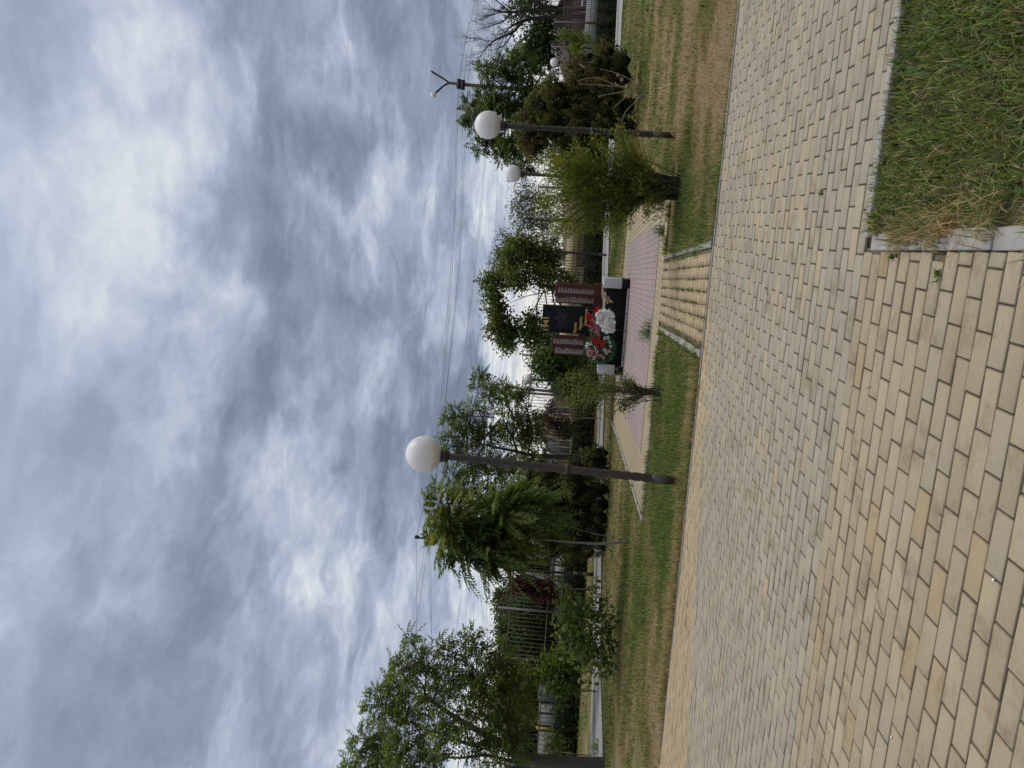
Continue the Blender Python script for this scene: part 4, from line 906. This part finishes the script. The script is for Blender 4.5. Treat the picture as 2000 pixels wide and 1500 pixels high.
WY=MY-.16
def wreath():
    c=mY(1172,681,WY); R=.385; t=thing('wreath','round green memorial wreath of red roses pink and white flowers leaning on the wall','wreath',(c[0],WY,zt))
    mb=MB()
    for k in range(26):
        a=k/26*6.283; p=c+np.array([math.cos(a)*R*.84,.04,math.sin(a)*R*.84]); d=np.array([math.cos(a),-.15,math.sin(a)])
        leafset(mb,np.array([p]),np.array([d]),np.array([[0,-1.,0.2]]),R*.24,R*.34,np.array([[.012,.12,.055]])*rng.uniform(.7,1.2),True)
    V=[];
    for k in range(24): a=k/24*6.283; V.append(c+np.array([math.cos(a)*R*.88,.045,math.sin(a)*R*.88]))
    mb.add(np.array(V+[c+np.array([0,.05,0])]),None,[[k,(k+1)%24,24] for k in range(24)],(.008,.05,.022)); mb.build('backing',M['petal'],t)
    mb=MB(); n=260; a=rng.uniform(0,6.28,n); r=R*np.sqrt(rng.random(n))*.92; pos=c+np.stack([np.cos(a)*r,-rng.uniform(0,.04,n),np.sin(a)*r],1)
    leafset(mb,pos,rdir(n)+np.array([0,-.6,0]),rdir(n)+np.array([0,-1.,0]),.075,.036,cols(n,(.06,.12,.03),.4,(.15,.22,.05),.3),True); mb.build('leaves',M['petal'],t)
    def put(name,items,f,col,r):
        for x,y in items: mb=MB(); q=mY(x,y,WY); q[1]-=.06; f(mb,q,r,col); mb.build(name,M['petal'],t)
    put('rose',[(1157,661.5),(1162,667),(1168.5,658.5),(1170,666.5),(1176,675.5),(1180,666.5),(1165.5,677),(1178,672)],rose,(.46,.045,.05),.056)
    put('pink_flower',[(1150,683),(1153,692),(1156,686),(1160,698),(1164,694),(1172,694),(1179,697),(1190,684),(1149,690)],lambda m,q,r,cl: ball(m,q,r,26,cl,.2),(.78,.42,.46),.054)
    put('white_flower',[(1146,676),(1148,671),(1154,670),(1163,678),(1165,686),(1181,682),(1184,688),(1190,668),(1187,659),(1193,675),(1182,660)],lambda m,q,r,cl: ball(m,q,r,18,cl,.1),(.85,.86,.88),.050)
    mb=MB()
    for dx in (-.2,.2): tube(mb,[c+np.array([dx*.7,.05,R*.3]),np.array([c[0]+dx,WY+.02,zt])],.008,5)
    mb.build('stand',M['collar'],t)
wreath()
def bouquet():
    c=mY(1182,627,WY); t=thing('flower_arrangement','dense bunch of white chrysanthemums topped with pink lilies and red blooms before the wall','flowers',(c[0],WY,zt))
    pts=[(1172,609),(1179,607),(1187,609),(1193,613),(1167,614),(1174,615),(1181,614),(1188,616),(1196,618),(1170,621),(1178,621),(1185,623),(1192,624),(1197,629),(1174,627),(1182,629),(1189,631),(1196,636),(1176,634),(1183,637),(1190,639),(1180,643),(1186,646),(1193,645),(1168,628),(1197,643)]
    for x,y in pts:
        mb=MB(); q=mY(x,y,WY); q[1]-=.05+rng.uniform(0,.03); ball(mb,q,.070,40,(.92,.92,.93),.03,.6); lathe(mb,[(0.001,-.045),(.034,-.03),(.046,0),(.034,.03),(.001,.045)],9,q,(.9,.9,.9)); mb.build('white_bloom',M['petal'],t)
    for x,y,cl in [(1155,618,(.40,.13,.2)),(1156,622,(.55,.2,.28)),(1160,624,(.6,.2,.3)),(1153,634,(.55,.12,.2)),(1158,637,(.62,.25,.34)),(1163,632,(.55,.2,.28)),(1162,641,(.62,.25,.34)),(1167,645,(.6,.22,.32)),(1170,640,(.62,.28,.36)),(1158,644,(.5,.2,.3)),(1167,650,(.55,.22,.3))]:
        mb=MB(); q=mY(x,y,WY); q[1]-=.03; ball(mb,q,.055,12,np.array(cl)*1.2,.25,.9); mb.build('pink_bloom',M['petal'],t)
    for x,y in [(1149,615),(1152,619),(1150,621),(1166,606),(1163,609),(1168,603),(1155,633)]:
        mb=MB(); q=mY(x,y,WY); q[1]-=.04; rose(mb,q,.060,(.58,.015,.018)); mb.build('red_bloom',M['petal'],t)
    mb=MB(); n=150; xs=rng.uniform(1150,1198,n); ys=rng.uniform(603,652,n); pos=np.array([mY(x,y,WY) for x,y in zip(xs,ys)])
    leafset(mb,pos,rdir(n)+np.array([0,-.3,.2]),rdir(n)+np.array([0,-1.,0]),.10,.045,cols(n,(.03,.085,.04),.4,(.14,.2,.05),.25),True); mb.build('leaves',M['petal'],t)
    mb=MB()
    for dx in (-.18,.18): tube(mb,[c+np.array([dx,.04,.05]),np.array([c[0]+dx*1.2,WY+.02,zt])],.008,5)
    mb.build('stand',M['collar'],t)
bouquet()
def dried():
    a=mY(1177,562,MY+.05); b=mY(1188,588,MY-.05); t=thing('dried_bouquet','withered straw coloured bouquet lying on top of the black wall','flowers',a); mb=MB(); m2=MB()
    for k in range(14):
        e=b+rng.normal(0,.035,3); s_=a+rng.normal(0,.015,3); s_[2]=max(s_[2],wall_h+.01); tube(mb,spline([s_,(s_+e)/2+np.array([0,-.02,.05]),e],4),.005,4,(.40,.30,.16))
        n=6; m2=MB(); leafset(m2,np.tile(e,(n,1)),rdir(n),rdir(n),.05,.03,cols(n,(.48,.38,.22),.3)); m2.build('flower_head',M['petal'],t)
    mb.build('stems',M['bark'],t)
dried()
# ------------------------------------------------------------------ buildings and walls beyond the fence
def quadbox(name,mat,parent,p0,p1,D,th,col):
    """upright panel between two picture corners at a distance (built as a real box)"""
    a=P(*p0,D); b=P(*p1,D); c=(a+b)/2; w=np.linalg.norm((b-a)[:2]); h=abs(b[2]-a[2]); rz=math.atan2((b-a)[1],(b-a)[0]); mb=MB(); box(mb,(c[0],c[1],c[2]),(w,th,h),rz,col); return mb.build(name,mat,parent)
def house(label,D,x_e,x_r,x_b,y0,y1,wallc,roofc,wins=()):
    a=P(x_b,y0,D); b=P(x_b,y1,D); ze=P(x_e,(y0+y1)/2,D)[2]; zr=P(x_r,(y0+y1)/2,D)[2]; c=(a+b)/2; w=np.linalg.norm((b-a)[:2]); rz=math.atan2((b-a)[1],(b-a)[0]); dp=7.
    t=thing('house',label,'house',(c[0],c[1],.4)); t.rotation_euler[2]=rz
    bpy.context.view_layer.update()
    mb=MB(); box(mb,(0,dp/2,(ze-.4)/2),(w,dp,ze-.4),0,wallc); v=[(-w/2,0,ze-.4),(w/2,0,ze-.4),(0,0,zr-.45),(-w/2,dp,ze-.4),(w/2,dp,ze-.4),(0,dp,zr-.45)]
    mb.add(v,None,[[0,1,2],[4,3,5]],wallc); mb.build('wall',M['plain'],t,org=(0,0,0))
    mb=MB()
    for sg in (-1,1):
        q=np.array([(sg*(w/2+.3),-.3,ze-.55),(0,-.3,zr-.40),(0,dp+.3,zr-.40),(sg*(w/2+.3),dp+.3,ze-.55)]); mb.add(np.concatenate([q,q+np.array([0,0,.12])]),[[0,1,2,3],[4,5,6,7],[0,1,5,4],[2,3,7,6],[0,3,7,4]],col=roofc)
    mb.build('roof',M['plain'],t,org=(0,0,0))
    for (wx,wz,ww,wh) in wins:
        mb=MB(); box(mb,(wx*w,-.02,wz),(ww,.08,wh),0,(.5,.5,.5)); f=mb.build('window',M['plain'],t,org=(0,0,0)); mb=MB(); box(mb,(wx*w,-.075,wz),(ww*.82,.04,wh*.8),0,(.05,.06,.08)); mb.build('pane',M['plain'],f,org=(0,0,0))
house('grey roofed house behind the large left tree',62.,1005,955,1080,1475,1340,(.30,.28,.26),(.24,.24,.25),[(-.2,1.6,1.,1.2),(.2,1.6,1.,1.2)])
house('tan gabled house behind the bush left of the monument',56.,1092,1044,1100,900,770,(.34,.27,.20),(.12,.10,.09))
house('dark brown timber house at the right beyond the fence',60.,1118,1085,1160,120,-60,(.035,.026,.022),(.06,.045,.04),[(.1,1.5,1.,1.1),(.35,1.5,1.,1.1)])
house('low pink roofed shed at the right beyond the fence',54.,1148,1137,1165,112,48,(.30,.29,.29),(.36,.23,.20),[(-.2,.8,.9,.6),(.2,.8,.9,.6)])
bw=thing('boundary_wall','low patchwork boundary wall and gates beyond the fence on the left','wall',P(1085,1300,42)*np.array([1,1,0])+np.array([0,0,.4]))
segs=[(1055,1180,1208,(.42,.34,.26)),(1057,1210,1214,(.10,.13,.12)),(1060,1216,1230,(.14,.22,.20)),(1058,1232,1237,(.50,.33,.10)),(1061,1239,1250,(.16,.24,.22)),(1054,1252,1257,(.40,.34,.27)),(1058,1259,1290,(.30,.25,.22)),(1054,1292,1310,(.16,.14,.13)),(1050,1312,1330,(.38,.33,.28)),(1052,1333,1372,(.12,.14,.14)),(1053,1374,1418,(.30,.30,.28)),(1046,1420,1426,(.48,.33,.08)),(1052,1428,1500,(.30,.29,.27)),(1052,1502,1560,(.3,.28,.26))]
for xt,ya,yb,cl in segs: quadbox('panel',M['plain'],bw,(1094,yb),(xt,ya),42.,.15,tuple(q*.7 for q in cl))
bw=thing('boundary_wall','low white wall seen through the fence between the concrete struts','wall',P(1095,1115,43)*np.array([1,1,0])+np.array([0,0,.4]))
quadbox('panel',M['plain'],bw,(1097,1176),(1079,1085),43.,.15,(.62,.64,.68)); quadbox('coping',M['plain'],bw,(1079,1176),(1076,1085),43.,.2,(.12,.12,.13))
bw=thing('boundary_wall','beige block wall beyond the fence around the monument','wall',P(1120,600,44)*np.array([1,1,0])+np.array([0,0,.4]))
quadbox('panel',M['plain'],bw,(1135,700),(1102,520),44.,.15,(.46,.40,.33)); quadbox('panel',M['plain'],bw,(1137,518),(1106,380),44.,.15,(.34,.28,.22)); quadbox('gate_panel',M['plain'],bw,(1125,560),(1103,548),43.8,.1,(.42,.25,.06))
quadbox('rail',M['plain'],bw,(1113,700),(1110,430),43.7,.1,(.5,.42,.25))
bw=thing('boundary_wall','low grey wall with yellowish posts under the right part of the fence','wall',P(1160,60,41)*np.array([1,1,0])+np.array([0,0,.4]))
quadbox('panel',M['plain'],bw,(1170,125),(1150,-60),41.,.15,(.24,.25,.27)); quadbox('wall_post',M['plain'],bw,(1165,43),(1147,39),40.8,.12,(.42,.36,.2))
bw=thing('boundary_wall','dark slatted wall behind the walnut tree and purple bush','wall',P(1090,850,43)*np.array([1,1,0])+np.array([0,0,.4]))
for i in range(10):
    ya=795+i*13; quadbox('panel',M['plain'],bw,(1112,ya+12),(1070 if i%3 else 1066,ya),43.,.15,[(.10,.105,.115),(.30,.26,.17),(.14,.14,.15)][(i*7)%3])
# distant tree belt on the horizon
mb=MB(); mc=MB()
for k in range(420):
    a=rng.uniform(-.75,.75); D=rng.uniform(85,120); d=np.array([math.sin(a-YAW),math.cos(a-YAW)]); h=rng.uniform(1.5,3.6)*(1+.5*nz(a*9,1)); n=150
    c=np.array([d[0]*D,d[1]*D,.4+h*.5]); q=rdir(n)*np.array([2.2,2.2,h*.6]); 
    leafset(mb,c+q*rng.random((n,1))**.4,rdir(n),rdir(n),.8,.5,cols(n,(.035,.05,.028),.4))
tag(mb.build('tree_belt',M['leaf']),'distant low belt of dark trees along the horizon','trees',kind='stuff')
# ------------------------------------------------------------------ sky, sun, camera
def world():
    w=bpy.data.worlds.new('World'); S.world=w; w.use_nodes=True; nt=w.node_tree; L=nt.links
    bg=nt.nodes['Background']
    tc=N(nt,'ShaderNodeTexCoord'); dirv=tc.outputs['Generated']
    def vm(op,a,b=None,sc=None):
        n=N(nt,'ShaderNodeVectorMath',operation=op)
        for i,x in ((0,a),(1,b)):
            if x is None: continue
            if hasattr(x,'is_linked'): L.new(x,n.inputs[i])
            else: n.inputs[i].default_value=x
        if sc is not None: n.inputs['Scale'].default_value=sc
        return n
    def ma(op,a,b=None,c=None,clamp=False):
        n=N(nt,'ShaderNodeMath',operation=op,use_clamp=clamp)
        for i,x in enumerate((a,b,c)):
            if x is None: continue
            if hasattr(x,'is_linked'): L.new(x,n.inputs[i])
            else: n.inputs[i].default_value=x
        return n.outputs[0]
    def ns(vec,scale,det,rough,dist=0):
        n=N(nt,'ShaderNodeTexNoise'); n.inputs['Scale'].default_value=scale; n.inputs['Detail'].default_value=det; n.inputs['Roughness'].default_value=rough; n.inputs['Distortion'].default_value=dist; L.new(vec,n.inputs['Vector']); return n
    def mr(x,a,b,c=0.,d=1.,sm=True):
        n=N(nt,'ShaderNodeMapRange',interpolation_type='SMOOTHSTEP' if sm else 'LINEAR')
        L.new(x,n.inputs[0])
        for i,k in enumerate((a,b,c,d)): n.inputs[i+1].default_value=k
        return n.outputs[0]
    sep=N(nt,'ShaderNodeSeparateXYZ'); L.new(dirv,sep.inputs[0]); dz=sep.outputs[2]
    den=ma('ADD',ma('MAXIMUM',dz,0.0),.16)
    cmb=N(nt,'ShaderNodeCombineXYZ'); L.new(ma('DIVIDE',sep.outputs[0],den),cmb.inputs[0]); L.new(ma('DIVIDE',sep.outputs[1],den),cmb.inputs[1])
    cp=cmb.outputs[0]
    cw=vm('SCALE',vm('SUBTRACT',ns(cp,2.6,4,.55).outputs['Color'],(.5,.5,.5)).outputs[0],sc=.55).outputs[0]; cp2=vm('ADD',cp,cw).outputs[0]
    n1=ns(cp2,1.35,9,.57,.5); n2=ns(cp2,3.4,7,.58,.3)
    warp=vm('SCALE',vm('SUBTRACT',ns(cp,2.2,5,.6).outputs['Color'],(.5,.5,.5)).outputs[0],sc=.26).outputs[0]
    wd=vm('NORMALIZE',vm('ADD',dirv,warp).outputs[0]).outputs[0]
    val=ma('MULTIPLY_ADD',ma('SUBTRACT',mr(n1.outputs['Fac'],.30,.70),.5),.62,.485)
    val=ma('MULTIPLY_ADD',ma('SUBTRACT',n2.outputs['Fac'],.5),1.0,val)
    n3=ns(cp,8.5,6,.62,.4); val=ma('MULTIPLY_ADD',ma('SUBTRACT',n3.outputs['Fac'],.5),.34,val)
    blobs=[(180,430,150,.22),(215,330,90,.08),(270,340,130,.16),(310,170,110,.20),(290,30,80,.28),(260,580,130,.20),(705,520,45,.34),(670,170,70,.26),(780,290,70,.14),(400,840,120,.18),(530,450,50,.14),(620,1110,60,.20),(640,1470,50,.32),(540,920,60,.12),(120,1150,150,.08),(650,1300,120,.08),(800,460,60,.10),(330,1000,90,.10),
     (625,255,85,-.42),(670,300,60,-.22),(480,430,80,-.30),(600,540,80,-.30),(430,720,90,-.30),(545,760,80,-.24),(890,765,75,-.42),(880,860,60,-.28),(915,720,40,-.2),(840,600,120,-.18),(830,120,130,-.20),(800,960,110,-.24),(460,1010,110,-.16),(230,1260,60,-.14),(60,1050,90,-.08),(700,900,120,-.12),(780,1150,90,-.08),(60,150,120,-.05)]
    for x,y,r,sg in blobs:
        d=unit(ray(x,y)); dt=vm('DOT_PRODUCT',wd,tuple(d)).outputs['Value']; ang=r*1.25/F_
        val=ma('MULTIPLY_ADD',mr(dt,math.cos(ang*1.35),1.0),sg*.85,val)
    hz=mr(dz,.165,.085); val=ma('ADD',val,ma('MULTIPLY',hz,.42))
    # cloud bank edge keeps its dark belly just above the bright strip
    r=N(nt,'ShaderNodeValToRGB'); e=r.color_ramp.elements
    st=[(0.,(.190,.232,.318)),(.28,(.275,.325,.425)),(.5,(.385,.435,.560)),(.70,(.515,.570,.690)),(.88,(.68,.73,.785)),(1.0,(.82,.845,.855))]
    while len(e)<len(st): e.new(.5)
    for el,(p,c) in zip(e,st): el.position=p; el.color=(*c,1)
    val=ma('MULTIPLY_ADD',val,.98,-.015)
    L.new(val,r.inputs[0]); colr=r.outputs[0]
    # warm strip at the horizon, bluer tint high up
    warm=mr(dz,.10,.02); colr=mixc(nt,ma('MULTIPLY',warm,.55),colr,(.90,.83,.70))
    blue=mr(dz,.35,.75); colr=mixc(nt,ma('MULTIPLY',blue,.35),colr,(.50,.57,.74))
    colr=mixc(nt,mr(dz,.68,.85),colr,(.62,.61,.585)); gain=ma('ADD',1.0,ma('MULTIPLY',mr(dz,.70,.93),2.2)); sv=vm('SCALE',colr); L.new(gain,sv.inputs['Scale'])  # unseen sky overhead is boosted to add light to the scene
    sky=N(nt,'ShaderNodeTexSky',sky_type='NISHITA'); sky.sun_disc=False; sky.sun_elevation=SUN_E; sky.sun_rotation=SUN_R; sky.dust_density=3
    bs=vm('SCALE',sky.outputs[0],sc=.10)
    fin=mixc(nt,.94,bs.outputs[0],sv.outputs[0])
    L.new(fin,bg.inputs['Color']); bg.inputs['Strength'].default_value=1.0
    w.cycles.sampling_method='MANUAL'; w.cycles.sample_map_resolution=512
SUN_E=math.radians(52); SUN_AZ=math.radians(62)     # azimuth from +Y toward +X, behind the cloud to the right
SUN_R=SUN_AZ
world()
sd=bpy.data.lights.new('sun','SUN'); sd.energy=1.25; sd.angle=math.radians(28); sd.color=(1,.95,.88)
so=bpy.data.objects.new('sun',sd); COL.objects.link(so)
dv=Vector((math.sin(SUN_AZ)*math.cos(SUN_E),math.cos(SUN_AZ)*math.cos(SUN_E),math.sin(SUN_E)))
so.rotation_euler=dv.to_track_quat('Z','Y').to_euler()
cd=bpy.data.cameras.new('camera'); cam=bpy.data.objects.new('camera',cd); COL.objects.link(cam)
cd.sensor_fit='HORIZONTAL'; cd.sensor_width=36; cd.lens=36*F_/2000; cd.clip_start=.05; cd.clip_end=4000
# the photograph is stored turned a quarter: picture right = down in the world, picture up = world right
m=Matrix(((_R[1][0],_R[0][0],-_R[2][0],0),(_R[1][1],_R[0][1],-_R[2][1],0),(_R[1][2],_R[0][2],-_R[2][2],CZ),(0,0,0,1)))
cam.matrix_world=m
S.camera=cam
S.render.engine='CYCLES'; S.view_settings.view_transform='Standard'; S.view_settings.look='None'; S.view_settings.exposure=0
S.cycles.max_bounces=6; S.cycles.transparent_max_bounces=8
